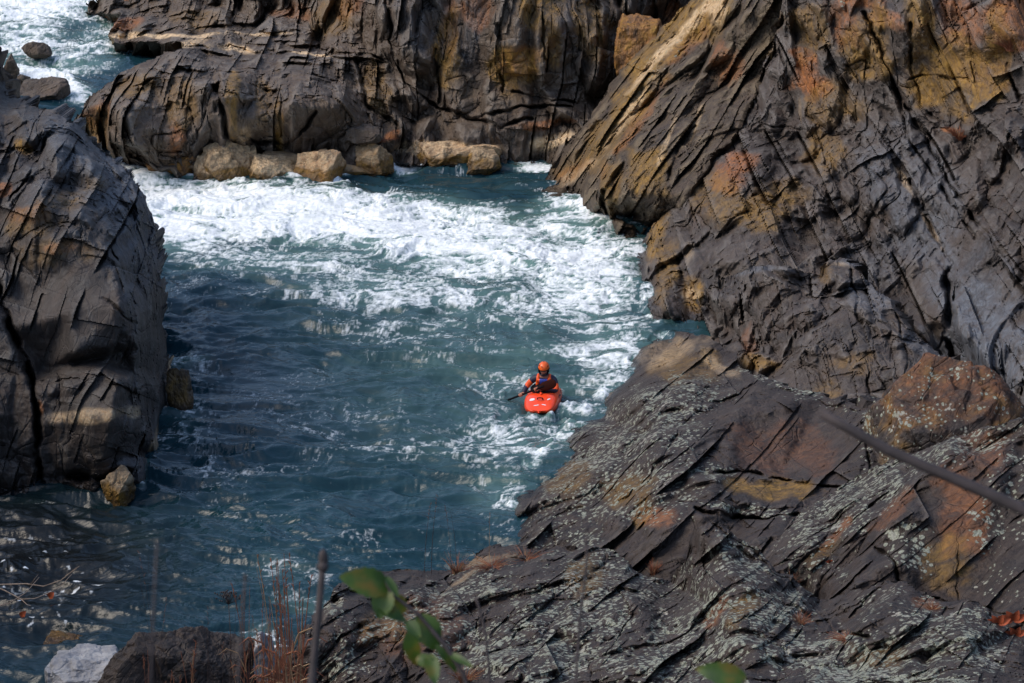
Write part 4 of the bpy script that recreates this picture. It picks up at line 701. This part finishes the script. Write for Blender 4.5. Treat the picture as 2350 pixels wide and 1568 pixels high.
for s_ in (1,):
    for y0,l,zz in ((-.30,.16,.20),(-.12,.10,.17),(.02,.12,.2)):
        a=abs(y0/1.25); w0=.335*(1-a**3)**.5+.012
        MB().add(tube([(w0*.985,y0,zz-.03),(w0*.97,y0+l*.4,zz),(w0*.985,y0+l,zz-.02)],.009,5)).build('side_decal',M_navy,kayak)
# ================================================================= PERSON
person=empty('person',KO,(0,0,yaw)); person.scale=(1.08,)*3
tag(person,'person in orange helmet and navy and orange drysuit paddling the red kayak','person')
def skinmesh(name,verts,edges,rad,mats,parent,sub=2,root=0):
    me=bpy.data.meshes.new(name); me.from_pydata(verts,edges,[]); o=bpy.data.objects.new(name,me); C.objects.link(o)
    o.modifiers.new('s','SKIN'); 
    for i,r in enumerate(rad):
        d=me.skin_vertices[0].data[i]; d.radius=r if isinstance(r,tuple) else (r,r); d.use_root=(i==root)
    u=o.modifiers.new('u','SUBSURF'); u.levels=u.render_levels=sub
    dg=bpy.context.evaluated_depsgraph_get(); m2=bpy.data.meshes.new_from_object(o.evaluated_get(dg)); bpy.data.objects.remove(o)
    V=[v.co.copy() for v in m2.vertices]; Fs=[tuple(p.vertices) for p in m2.polygons]; return V,Fs
RS,RE,RW,RH=(-.20,.0,.475),(-.345,-.02,.31),(-.40,-.21,.20),(-.425,-.265,.175)
LS,LE,LW,LH=(.20,.0,.475),(.275,-.20,.285),(.02,-.33,.345),(-.06,-.37,.355)
bv=[(0,.10,.10),(0,.08,.26),(0,.03,.41),(0,-.02,.50),(0,-.05,.58),(0,-.065,.64),RS,RE,RW,RH,LS,LE,LW,LH,(-.1,-.05,.08),(-.12,-.38,.12),(.1,-.05,.08),(.12,-.38,.12)]
be=[(0,1),(1,2),(2,3),(3,4),(4,5),(3,6),(6,7),(7,8),(8,9),(3,10),(10,11),(11,12),(12,13),(0,14),(14,15),(0,16),(16,17)]
br=[.13,.13,.14,.09,.055,.06,.06,.048,.032,.028,.06,.048,.032,.028,.08,.06,.08,.06]
body=MB().add(skinmesh('b',bv,be,br,None,None))
def headf(d,q):
    q=Vector(q)
    if d.y<-.1:
        fx=abs(d.x); z=d.z
        q.y-=.026*math.exp(-(fx/.16)**2)*math.exp(-((z+.12)/.22)**2)      # nose
        q.y+=.014*math.exp(-((fx-.38)/.16)**2)*math.exp(-((z-.12)/.12)**2) # eye sockets
        q.y-=.008*math.exp(-((z-.30)/.1)**2); q.y-=.008*math.exp(-(fx/.3)**2)*math.exp(-((z+.52)/.1)**2)
        q.y-=.010*math.exp(-((z+.85)/.2)**2)
    if d.z<-.2: q.x*=1-.28*(-d.z-.2)
    return q
HC=(0,-.085,.70); RX=Matrix.Rotation(math.radians(12),3,'X')
body.add(blob(HC,(.078,.098,.118),24,18,headf,RX),0)
for sx in (-1,1):
    body.add(blob((sx*.080,-.075,.695),(.012,.02,.032),8,6),0)
    e=Vector(HC)+RX@Vector((sx*.030,-.086,.014)); body.add(blob(e,(.012,.007,.007),8,6),1)
    e=Vector(HC)+RX@Vector((sx*.030,-.094,.034)); body.add(blob(e,(.018,.006,.004),8,5),1)
body.add(blob(Vector(HC)+RX@Vector((0,-.094,-.062)),(.024,.006,.004),8,5),1)
body.add(blob(Vector(HC)+RX@Vector((0,-.062,-.088)),(.052,.034,.034),12,8),1)   # short dark beard
def hand(h,d,tow):
    """closed hand: palm on one side of the shaft, four bent fingers and a thumb around it"""
    h=Vector(h); d=Vector(d).normalized(); t=Vector(tow); t=(t-d*t.dot(d)).normalized(); b=d.cross(t); r=.026
    V=[];m=Matrix((d,t,b)).transposed(); body.add(blob(h+t*.032,(.043,.016,.034),10,8,None,m),0)
    for k,(o,l) in enumerate(((-.033,.9),(-.011,1.0),(.011,.95),(.033,.75))):
        P=[h+d*o+(t*math.cos(a)+b*math.sin(a))*(r+.004) for a in [math.radians(20+q*l) for q in (0,55,110,160,215)]]
        body.add(tube(P,[.010,.010,.009,.0085,.007],6),0)
    P=[h-d*.045+(t*math.cos(a)-b*math.sin(a))*(r+.005)+d*i*.008 for i,a in enumerate([math.radians(q) for q in (10,60,110,150)])]
    body.add(tube(P,[.012,.011,.010,.008],6),0)
HA=Vector((-.435,-.285,.195)); HB=Vector((-.115,-.385,.365)); PD=(HB-HA).normalized()
hand(HA,PD,Vector(RE)-HA); hand(HB,PD,Vector(LE)-HB)
body.build('body',[M_skin,M_hair],person)
# drysuit jacket: navy with orange upper-arm and forearm bands
jr=[.155,.155,.165,.10,.068,.078,.062,.045,.08,.064,.046]
jv=[bv[0],bv[1],bv[2],bv[3],(0,-.045,.57),RS,RE,(RW[0],RW[1],RW[2]),LS,LE,LW]
J=skinmesh('j',jv,[(0,1),(1,2),(2,3),(3,4),(3,5),(5,6),(6,7),(3,8),(8,9),(9,10)],jr,None,None)
jm=MB().add(J); jo=jm.build('drysuit_jacket',[M_navy,M_orf],person)
def along(c,a,b):
    a=Vector(a);b=Vector(b); return (c-a).dot(b-a)/(b-a).length_squared
for p in jo.data.polygons:
    c=p.center; t=along(c,RS,RE); u=along(c,LS,LE)
    if (c.x<-.20 and .42<t<1.0 and c.z>.27) or (c.x>.20 and .5<u<1.0 and c.z>.27): p.material_index=1
# life vest
def vest():
    V=[];Fs=[];n=28;rows=7
    for j in range(rows):
        z=.20+.30*j/(rows-1); y=.075-.12*(z-.2)/.3
        for i in range(n):
            g=2*math.pi*i/n; k=1-.18*(j/(rows-1))**2; V.append((.185*k*math.copysign(abs(math.cos(g))**.8,math.cos(g)),y+.155*k*math.copysign(abs(math.sin(g))**.8,math.sin(g)),z))
        if j:
            for i in range(n): o=(j-1)*n; Fs.append((o+i,o+(i+1)%n,o+n+(i+1)%n,o+n+i))
    return V,Fs
vo=MB().add(vest()); 
for sx in (-1,1): vo.add(tube([(sx*.10,-.13,.42),(sx*.115,-.115,.50),(sx*.11,-.03,.555),(sx*.11,.06,.52),(sx*.10,.13,.42)],[.034,.034,.03,.034,.034],8))
v_=vo.build('life_vest',[M_orf,M_blue,M_navy],person)
for p in v_.data.polygons:
    c=p.center
    if c.y<0 and abs(c.x)<.075 and c.z<.50: p.material_index=1 if c.z>.33 else 2
sd=v_.modifiers.new('t','SOLIDIFY'); sd.thickness=.025
def capf(d,q): return Vector((q.x,q.y,max(q.z,-.018-.02*(d.y>0))))
hm=MB().add(blob(Vector(HC)+Vector((0,.0,.03)),(.112,.132,.118),28,20,capf,RX),0); ho=hm.build('helmet',M_helm,person)
MB().add(tube([Vector(HC)+RX@Vector((.112*math.cos(a),-.134*math.sin(a)*1.0,.018)) for a in [math.radians(-10+200*i/16) for i in range(17)]],[.010]*17,6)).build('helmet_rim',M_black,ho)
for q in ((.0,.03),(.085,-.05),(-.085,-.04),(-.03,-.1)): MB().add(blob(Vector(HC)+RX@Vector((q[0],q[1],.03+.118*math.sqrt(max(0,1-(q[0]/.112)**2-(q[1]/.132)**2)))),(.014,.018,.006),8,5)).build('helmet_vent',M_black,ho)
st=MB()
for sx in (-1,1): st.add(tube([Vector(HC)+RX@Vector((sx*.088,-.03,.03)),Vector(HC)+RX@Vector((sx*.090,-.035,-.04)),Vector(HC)+RX@Vector((sx*.062,-.05,-.10)),Vector(HC)+RX@Vector((0,-.07,-.130))],[.024,.022,.014,.010],8))
st.build('chin_strap',M_black,ho)
MB().add(ring(0,-.052,.075,.08,.585,.026,24)).build('neck_gasket',M_navy,person)
# ================================================================= PADDLE
pad=empty('paddle',KO+Matrix.Rotation(yaw,3,'Z')@(HA*1.08),(0,0,yaw)); tag(pad,'dark paddle with maroon black blade held across the kayaker','paddle')
A0=-PD*.50; B0=PD*.62
MB().add(tube([A0,Vector((0,0,0)),PD*.3,B0],[.022]*4,10)).build('shaft',M_black,pad)
def blade(c0,dirv,nrm,L_=.46,W=.205):
    d=Vector(dirv).normalized(); n=Vector(nrm); n=(n-d*n.dot(d)).normalized(); s=d.cross(n); V=[];Fs=[];rows=14
    for side in (1,-1):
        for i in range(rows+1):
            t=i/rows; ww=W/2*min(1,(t*3.2)**.7+.12)*(1-max(0,(t-.72)/.28)**3*.75); asy=.02*t
            for j in range(7):
                u=-1+2*j/6; V.append(Vector(c0)+d*(t*L_)+s*(u*ww+asy)+n*(side*(.004+.010*(1-abs(u))*(1-t))+.02*t*t-.018*u*u))
    m=(rows+1)*7
    for i in range(rows):
        for j in range(6):
            a=i*7+j; Fs.append((a,a+1,a+8,a+7)); Fs.append((m+a+7,m+a+8,m+a+1,m+a))
    for i in range(rows): Fs.append((i*7,i*7+7,m+i*7+7,m+i*7)); Fs.append((i*7+6,m+i*7+6,m+i*7+13,i*7+13))
    for j in range(6): a=rows*7+j; Fs.append((a,a+1,m+a+1,m+a)); Fs.append((j,m+j,m+j+1,j+1))
    return V,Fs
MB().add(blade(PD*.46,PD,(-.25,-.9,.35))).build('blade',M_blade,pad)
MB().add(blade(A0*.94,-PD+Vector((0,0,-.02)),(.1,.35,.9),.44,.19)).build('blade',M_black,pad)
# ================================================================= VEGETATION
M_grass=simple('dry_grass',(.21,.070,.032),.8,var=.5,vscale=3); M_straw=simple('straw_grass',(.27,.165,.085),.8,var=.4,vscale=3); M_dgrass=simple('dark_stem',(.045,.025,.02),.8)
M_twig=simple('twig_bark',(.035,.026,.026),.8,var=.35,vscale=30); M_drift=simple('driftwood',(.28,.21,.16),.8,var=.3,vscale=6); M_rust=simple('rust_leaf',(.36,.075,.025),.7,var=.5,vscale=12)
def leafmat():
    m,nt,b=newmat('green_leaf'); L=nt.links.new; tc=N(nt,'ShaderNodeTexCoord'); n=N(nt,'ShaderNodeTexNoise',Scale=22.0,Detail=4.0); L(tc.outputs['Object'],n.inputs['Vector'])
    r=N(nt,'ShaderNodeValToRGB'); L(n.outputs['Fac'],r.inputs[0]); e=r.color_ramp.elements; e[0].position=.35; e[0].color=(.018,.055,.006,1); e[1].position=.68; e[1].color=(.16,.11,.012,1); x=e.new(.5); x.color=(.05,.10,.01,1)
    L(r.outputs[0],b.inputs['Base Color']); b.inputs['Roughness'].default_value=.5; b.inputs['Subsurface Weight'].default_value=.0
    t=N(nt,'ShaderNodeBsdfTranslucent'); L(r.outputs[0],t.inputs[0]); mx=N(nt,'ShaderNodeMixShader'); mx.inputs[0].default_value=.35; L(b.outputs[0],mx.inputs[1]); L(t.outputs[0],mx.inputs[2]); L(mx.outputs[0],nt.nodes['Material Output'].inputs[0]); return m
M_leaf=leafmat()
def leaf(base,tip,nrm,width,curl=.15,teeth=0):
    base=Vector(base);tip=Vector(tip); d=tip-base; L_=d.length; d.normalize(); n=Vector(nrm); n=(n-d*n.dot(d)).normalized(); s=d.cross(n); V=[];Fs=[];R=12
    for i in range(R+1):
        t=i/R; w_=width*.5*(math.sin(math.pi*min(1,t*.95+.03)**.8)**.8)*(1+(.12 if teeth and i%2 else 0)); c=base+d*(t*L_)-n*(curl*L_*(t-.4)**2)
        for u in (-1,-.5,0,.5,1): V.append(c+s*(u*w_)+n*(abs(u)*w_*.3))
    for i in range(R):
        for j in range(4): a=i*5+j; Fs.append((a,a+1,a+6,a+5))
    return V,Fs
dg=None
def hit(o,px,py):
    r,a,b=rays(px,py); d=Vector((float(r),float(a),float(b))).normalized(); ok,l,n,i=o.ray_cast(Vector((0,0,H)),d)
    if ok: return l
    return Vector(at(px,py,45*K))
OB=bpy.data.objects; bpy.context.view_layer.update()
def blades(mb,base,n,h,spread,lean=0,r=.006,mi=0,curve=.5,rnd=random):
    for k in range(n):
        a=rnd.uniform(0,6.283); l=h*rnd.uniform(.45,1.0); o=Vector((math.cos(a),math.sin(a),0)); st=Vector(base)+o*rnd.uniform(0,.25)*spread
        out=spread*rnd.uniform(.2,1); P=[]
        for i in range(6):
            t=i/5; P.append(st+o*out*(t**1.6)+Vector((lean*t*t,0,l*(t-curve*.45*t*t*rnd.uniform(.3,1.1)))))
        mb.add(tube(P,[r*(1-.75*i/5) for i in range(6)],4),mi if rnd.random()<.75 else (1 if mi==0 else 0))
def clump(label,ob,px,py,n,h,spread,r=.006,name='grass_clump',Y=None,curve=.5,group='rusty dry grass clumps',lean=0,sink=.05):
    b=hit(OB[ob],px,py) if Y is None else Vector(at(px,py,Y*K)); e=empty(name,b); mb=MB(); blades(mb,(0,0,-sink),int(n*2),h,spread,lean,r,0,curve)
    o=mb.build('blades',[M_grass,M_straw],e,False); tag(e,label,'grass',group); return e
clump('spiky rust red grass tuft on the skyline end of the front slope','front_slope',1048,1316,40,.42,.30)
clump('matted rust brown grass strip lying right of the skyline tuft','front_slope',1130,1300,60,.22,.45,curve=1.2)
clump('rusty grass mat higher up against the near ledge waterline','front_slope',1205,1283,60,.24,.45,curve=1.2)
clump('red grass tuft in the gap behind the curved stone edge','near_ledge',1500,1318,40,.36,.18)
clump('orange red fern tuft at the bottom below the green leaves','front_slope',1068,1562,60,.30,.30)
clump('thin wiry red grass at the foot of the right slope','right_slope',1812,1342,26,.30,.20,r=.005)
clump('dark red grass tuft in the crease of the diagonal ridge','front_slope',1835,1428,40,.22,.26)
clump('small red grass tuft on the rounded crest at lower right','front_slope',2138,1398,30,.18,.18)
clump('rust moss grass lining the crease right of the red tuft','front_slope',1945,1462,60,.10,.30,curve=1.2)
clump('rust red grass ball in the crack of the right cliff','right_cliff',2200,318,80,.40,.34,r=.01)
clump('rust red brush near the top right corner','right_cliff',2320,112,80,.5,.45,r=.01)
clump('rusty twigs and leaves piled on the far ledge','far_cliff',872,322,50,.22,.5,r=.014,curve=1.2)
def stalks(label,px0,px1,py,hpx,n,Y,group,seed,mi=0,r=.006,hmin=.5,spread=0.3,leaves=True,name='grass_clump'):
    rr=random.Random(seed); b=Vector(at((px0+px1)/2,py,Y*K)); e=empty(name,b); mb=MB(); s=Y*K/F/.93
    for k in range(n):
        x=rr.uniform(px0,px1)-(px0+px1)/2; h=hpx*s*rr.uniform(hmin,1); le=rr.uniform(-.10,.10)*h; P=[]
        for i in range(7): t=i/6; P.append(Vector((x*s+le*t*t,rr.uniform(-.005,.005),h*t-.05)))
        mb.add(tube(P,[r*(1-.6*i/6) for i in range(7)],4),mi if rr.random()<.8 else 1)
        if leaves and rr.random()<.8:
            for q in range(rr.randint(1,2)):
                t=rr.uniform(.05,.4); c=Vector((x*s+le*t*t,0,h*t-.05)); sd_=rr.choice((-1,1)); L_=rr.uniform(.1,.3)*h*.7
                mb.add(tube([c,c+Vector((sd_*L_*.3,0,L_*.75)),c+Vector((sd_*L_*.7,-.02,L_*.95)),c+Vector((sd_*L_,-.02,L_*.7))],[r*1.2,r*1.3,r,r*.3],4),rr.choice((0,1)))
        if rr.random()<.5:
            for q in range(5): t=.8+q*.045; c=Vector((x*s+le*t*t,0,h*t-.05)); mb.add(tube([c,c+Vector((rr.uniform(-.03,.03),0,.04))],[r*.8,r*.4],4),0)
    o=mb.build('stalks',[M_grass,M_straw,M_dgrass],e,False); tag(e,label,'grass',group); return e
GR='tall dry grasses at the bottom'
stalks('tall dense rust orange grass clump left of the lichen rock',628,700,1640,430,30,30,GR,3,hmin=.5,r=.009)
stalks('low tangled rust grass at the base of the tall clump',590,690,1640,230,46,29,GR,4,hmin=.4,r=.008)
stalks('pair of rust grass stems in front of the dark boulder',430,446,1640,200,6,31,GR,5)
stalks('single rust grass stem near left edge of the dark boulder',336,348,1640,190,5,31,GR,6)
stalks('thin brown stems rising over the water above the dark boulder',470,600,1640,330,9,31,GR,7,mi=2,r=.003,leaves=False)
stalks('faint thin stems left of the dark boulder',350,420,1640,430,5,31,GR,8,mi=2,r=.003,leaves=False)
stalks('four thin dark stems standing against the water above the leaves',955,1130,1325,215,5,48,GR,9,mi=2,r=.006,leaves=False,hmin=.75)
stalks('sparse brown stems crossing the water just left of the tall clump',560,640,1640,380,8,31,GR,21,mi=0,r=.0045,leaves=True,hmin=.6)
stalks('low rust stems on the left part of the dark boulder',380,420,1640,140,6,31,GR,22,r=.006)
stalks('pale curled straw stems on the dark boulder',545,562,1640,170,4,31,GR,12,mi=1)
# dried seed head
sb=Vector(at(530,1600,32*K)); e=empty('dried_flower',sb); s=32*K/F; mb=MB().add(tube([(0,0,0),(.02,0,150*s),(.01,0,262*s)],[.006,.005,.004],5)); rr=random.Random(5)
mb.build('stem',M_dgrass,e); mb=MB()
for k in range(60):
    a=rr.uniform(0,6.28); q=rr.uniform(0,.13); c=Vector((math.cos(a)*q*1.2,math.sin(a)*q*.6,262*s+rr.uniform(0,.09)+(.13-q)*.3)); mb.add(tube([(0.01,0,250*s),c],[.0016,.0016],3)); mb.add(blob(c,(.010,.010,.012),6,4))
mb.build('seed_head',M_twig,e); tag(e,'brown dried flower head on a thin stem over the water','dried flower')
# driftwood twig in the shallows at left
def wp(px,py,z): return Vector(wat(px,py,z))
e0=wp(60,1350,.0); e=empty('fallen_branch',e0); mb=MB()
def br_(pts,r): mb.add(tube([wp(x,y,z)-e0 for x,y,z in pts],[r*(1-.6*i/(len(pts)-1)) for i in range(len(pts))],6))
br_([(-60,1338,.05),(0,1342,.12),(60,1340,.2),(100,1346,.25),(140,1332,.4),(170,1308,.62),(182,1300,.75)],.016)
br_([(-40,1335,0),(10,1355,.1),(48,1375,.15),(62,1388,.12),(92,1398,.05)],.014); br_([(-40,1400,.0),(20,1385,.1),(60,1360,.2),(90,1325,.45)],.012); br_([(40,1376,.1),(80,1374,.15),(110,1362,.2),(140,1345,.35),(165,1318,.55)],.012); br_([(70,1342,.25),(88,1318,.5)],.008); br_([(150,1322,.45),(176,1306,.6)],.007)
mb.build('twigs',M_drift,e)
for x,y,z in ((117,1366,.15),(52,1410,.0)): MB().add(leaf(wp(x-5,y+6,z)-e0,wp(x+6,y-6,z+.12)-e0,(0,-1,.4),.12,.3)).build('leaf',M_rust,e)
tag(e,'pale bare fallen branch lying over the dark shallows','branch')
# fallen maple-like leaves, lower right
for k,(x,y,dx) in enumerate(((2290,1432,26),(2325,1425,30),(2330,1458,24),(1905,1290,10))):
    c=hit(OB['right_slope' if k==3 else 'front_slope'],x,y) if k!=1 else Vector(at(x,y,39.5*K)); e=empty('fallen_leaf',c); mb=MB(); s=40*K/F*dx
    for a in (-1.1,-.45,.25,.9): mb.add(leaf((0,0,0),(math.sin(a)*s*1.4,-.05,math.cos(a)*s),(0,-1,.3),s*.7,.3))
    mb.build('blade',M_rust,e); tag(e,['large orange leaf caught at the right edge, left one of the pile','dark red curled leaf touching the right picture edge','lower orange leaf of the pile at the right edge','tiny orange leaf on the right slope crease'][k],'leaf')
# --- out of focus twigs and leaves close to the camera, growing from the overlook
def near(px,py,t):
    r,a,b=rays(px,py); d=Vector((float(r),float(a),float(b))); return Vector((0,0,H))+d.normalized()*t
def twig(name,label,pts,t,r,root,buds=True,cat='twig',mat=None):
    P=[near(x,y,t+dt) for x,y,dt in pts]; rt=Vector(root); e=empty(name,rt); full=[Vector((0,0,-.1)),(P[0]-rt)*.5+Vector((0,0,.02))]+[p-rt for p in P]
    n=len(full); mb=MB().add(tube(full,[r*(1.25-.55*i/(n-1)) for i in range(n)],9)); o=mb.build('stem',mat or M_twig,e)
    if buds:
        q=full[-1]; MB().add(blob(q,(r*1.15,r*1.15,r*2.6),10,8)).build('bud',M_twig,e)
        MB().add(blob(full[-2]*.35+full[-1]*.65,(r*1.35,r*1.35,r*1.4),10,8)).build('bud',M_twig,e)
    tag(e,label,cat); return e
GZ=16.15
twig('bare_twig','thick blurred upright twig with a dark bud, left of the green leaves',[(712,1700,0),(716,1560,0),(728,1440,0),(738,1330,0),(742,1285,0)],4.1,.0068,(near(705,1900,3.6).x,3.1,GZ))
twig('bare_twig','faint blurred slim twig between dried flower and tall grass',[(540,1700,0),(548,1540,0),(556,1420,0),(563,1325,0)],3.4,.0020,(near(535,1900,3.3).x,3.0,GZ))
twig('bare_twig','very faint blurred twig crossing the water at lower left',[(340,1700,0),(346,1560,0),(352,1420,0),(360,1240,0)],2.8,.0016,(near(340,1900,2.8).x,2.6,GZ),buds=False)
twig('bare_twig','slim blurred upright twig in front of the lichen rock',[(1318,1700,0),(1322,1560,0),(1330,1430,0),(1346,1300,0),(1347,1215,0)],4.4,.0026,(near(1310,1900,3.6).x,3.2,GZ))
twig('bare_twig','thin brown bent twig right of the green leaves',[(1125,1700,0),(1123,1540,0),(1112,1440,0),(1098,1390,0),(1090,1370,0)],4.6,.0028,(near(1130,1900,3.6).x,3.2,GZ),buds=False)
twig('bare_branch','long blurred diagonal branch reaching in from the right edge',[(2750,1350,0),(2500,1240,0),(2350,1170,0),(2180,1095,0),(2040,1035,0),(1950,985,0),(1885,950,0)],4.0,.0100,(near(2750,1350,4).x+.1,3.6,GZ),cat='branch',buds=False)
root=Vector((near(1110,1900,3.6).x,3.15,GZ)); e=empty('leafy_sprig',root); T=4.2
S=[(1110,1700),(1062,1545),(1020,1480),(960,1410),(900,1365),(882,1330)]
MB().add(tube([Vector((0,0,-.1))]+[near(x,y,T)-root for x,y in S],[.0045,.0045,.0042,.0038,.0034,.0028,.002],7)).build('stem',M_twig,e)
cam=Vector((0,-1,.35))
for (x0,y0,x1,y1,wpx,nn,t_) in ((893,1350,782,1322,64,(.2,-1,.6),1),(884,1322,915,1368,20,(.6,-1,.2),0),(895,1372,935,1405,42,(.5,-.8,.3),0),(890,1352,868,1420,52,(-.3,-1,.5),1),(868,1395,935,1425,34,(0,-.6,.9),0),(935,1425,965,1462,30,(.2,-1,.3),0),(962,1412,1005,1492,60,(.3,-1,.2),1),(940,1450,955,1530,38,(-.2,-1,.3),1),(955,1510,1008,1528,32,(0,-.8,.6),0),(985,1500,1000,1568,34,(.1,-1,.3),1),(1000,1480,1052,1545,20,(.5,-1,.2),0),(1030,1500,1085,1530,20,(0,-.6,.8),0)):
    MB().add(leaf(near(x0,y0,T)-root,near(x1,y1,T+random.uniform(-.03,.03))-root,nn,wpx*T/F,random.uniform(.1,.4),t_)).build('leaf',M_leaf,e)
tag(e,'blurred green and yellow leafy sprig close up at bottom centre','leafy sprig')
root=Vector((near(1690,1900,3.5).x,3.1,GZ)); e=empty('leafy_sprig',root); MB().add(tube([(0,0,-.1),near(1700,1660,4)-root,near(1705,1560,4.1)-root],[.002,.002,.001],6)).build('stem',M_twig,e)
MB().add(leaf(near(1712,1558,4.1)-root,near(1598,1534,4.1)-root,(.1,-1,.5),50*4.1/F,.3,1)).build('leaf',M_leaf,e); tag(e,'single yellow green leaf at the bottom edge on the right','leafy sprig')
# overlook under the camera
def overlook():
    n=90; xs=np.linspace(-9,9,n); ys=np.linspace(-9,3.35,n); X,Y=np.meshgrid(xs,ys); Z=GZ-.03+fbm2(X*.6,Y*.6,4,3)*.09-ss(1.5,3.35,Y)*.12
    V=[np.stack([X,Y,Z],-1).reshape(-1,3)]; i=np.arange(n*n).reshape(n,n); Q=[np.stack([i[:-1,:-1],i[:-1,1:],i[1:,1:],i[1:,:-1]],-1).reshape(-1,4)]
    ed=np.concatenate([i[0],i[1:,-1],i[-1,::-1][1:],i[::-1,0][1:-1]]); m=len(ed); top=V[0][ed]; low=top*np.array([1.1,1,1]); low[:,2]=-2.6
    V.append(low); j=np.arange(m); a=n*n; Q.append(np.stack([ed[j],ed[(j+1)%m],a+(j+1)%m,a+j],-1))
    VV=np.concatenate(V); z0=np.zeros((len(VV),3)); z0[:,2]=.5
    tag(np_mesh('overlook_rock',VV,np.concatenate(Q),M_fore,False,None,{'sa':z0,'sb':z0*0,'sc':z0[:,:1]*0}),kind='structure')
overlook()
# ================================================================= LIGHT, WORLD, CAMERA
sc=bpy.context.scene
wd=bpy.data.worlds.new('World'); sc.world=wd; wd.use_nodes=True; nt=wd.node_tree; bg=nt.nodes['Background']
sky=nt.nodes.new('ShaderNodeTexSky'); sky.sky_type='NISHITA'; sky.sun_disc=False
SE,SA=math.radians(47),math.radians(-100)            # azimuth measured from +Y towards +X
sky.sun_elevation=SE; sky.sun_rotation=SA; sky.dust_density=2.0; sky.air_density=1.0; sky.ozone_density=1.0
nt.links.new(sky.outputs[0],bg.inputs[0]); bg.inputs[1].default_value=.145
ld=bpy.data.lights.new('sun','SUN'); ld.energy=1.1; ld.angle=math.radians(34); ld.color=(1,.90,.76)
lo=bpy.data.objects.new('sun',ld); C.objects.link(lo)
dirv=Vector((math.sin(SA)*math.cos(SE),math.cos(SA)*math.cos(SE),math.sin(SE))); lo.rotation_euler=dirv.to_track_quat('Z','Y').to_euler()
cd=bpy.data.cameras.new('camera'); co=bpy.data.objects.new('camera',cd); C.objects.link(co); sc.camera=co
co.location=(0,0,H); co.rotation_euler=(math.radians(90)-PITCH,0,0); cd.sensor_width=36; cd.lens=18/math.tan(math.radians(11)); cd.clip_end=3000; cd.clip_start=.1
cd.dof.use_dof=True; cd.dof.focus_distance=57; cd.dof.aperture_fstop=14
sc.view_settings.view_transform='Standard'; sc.view_settings.look='None'; sc.view_settings.exposure=0.76; sc.view_settings.gamma=1
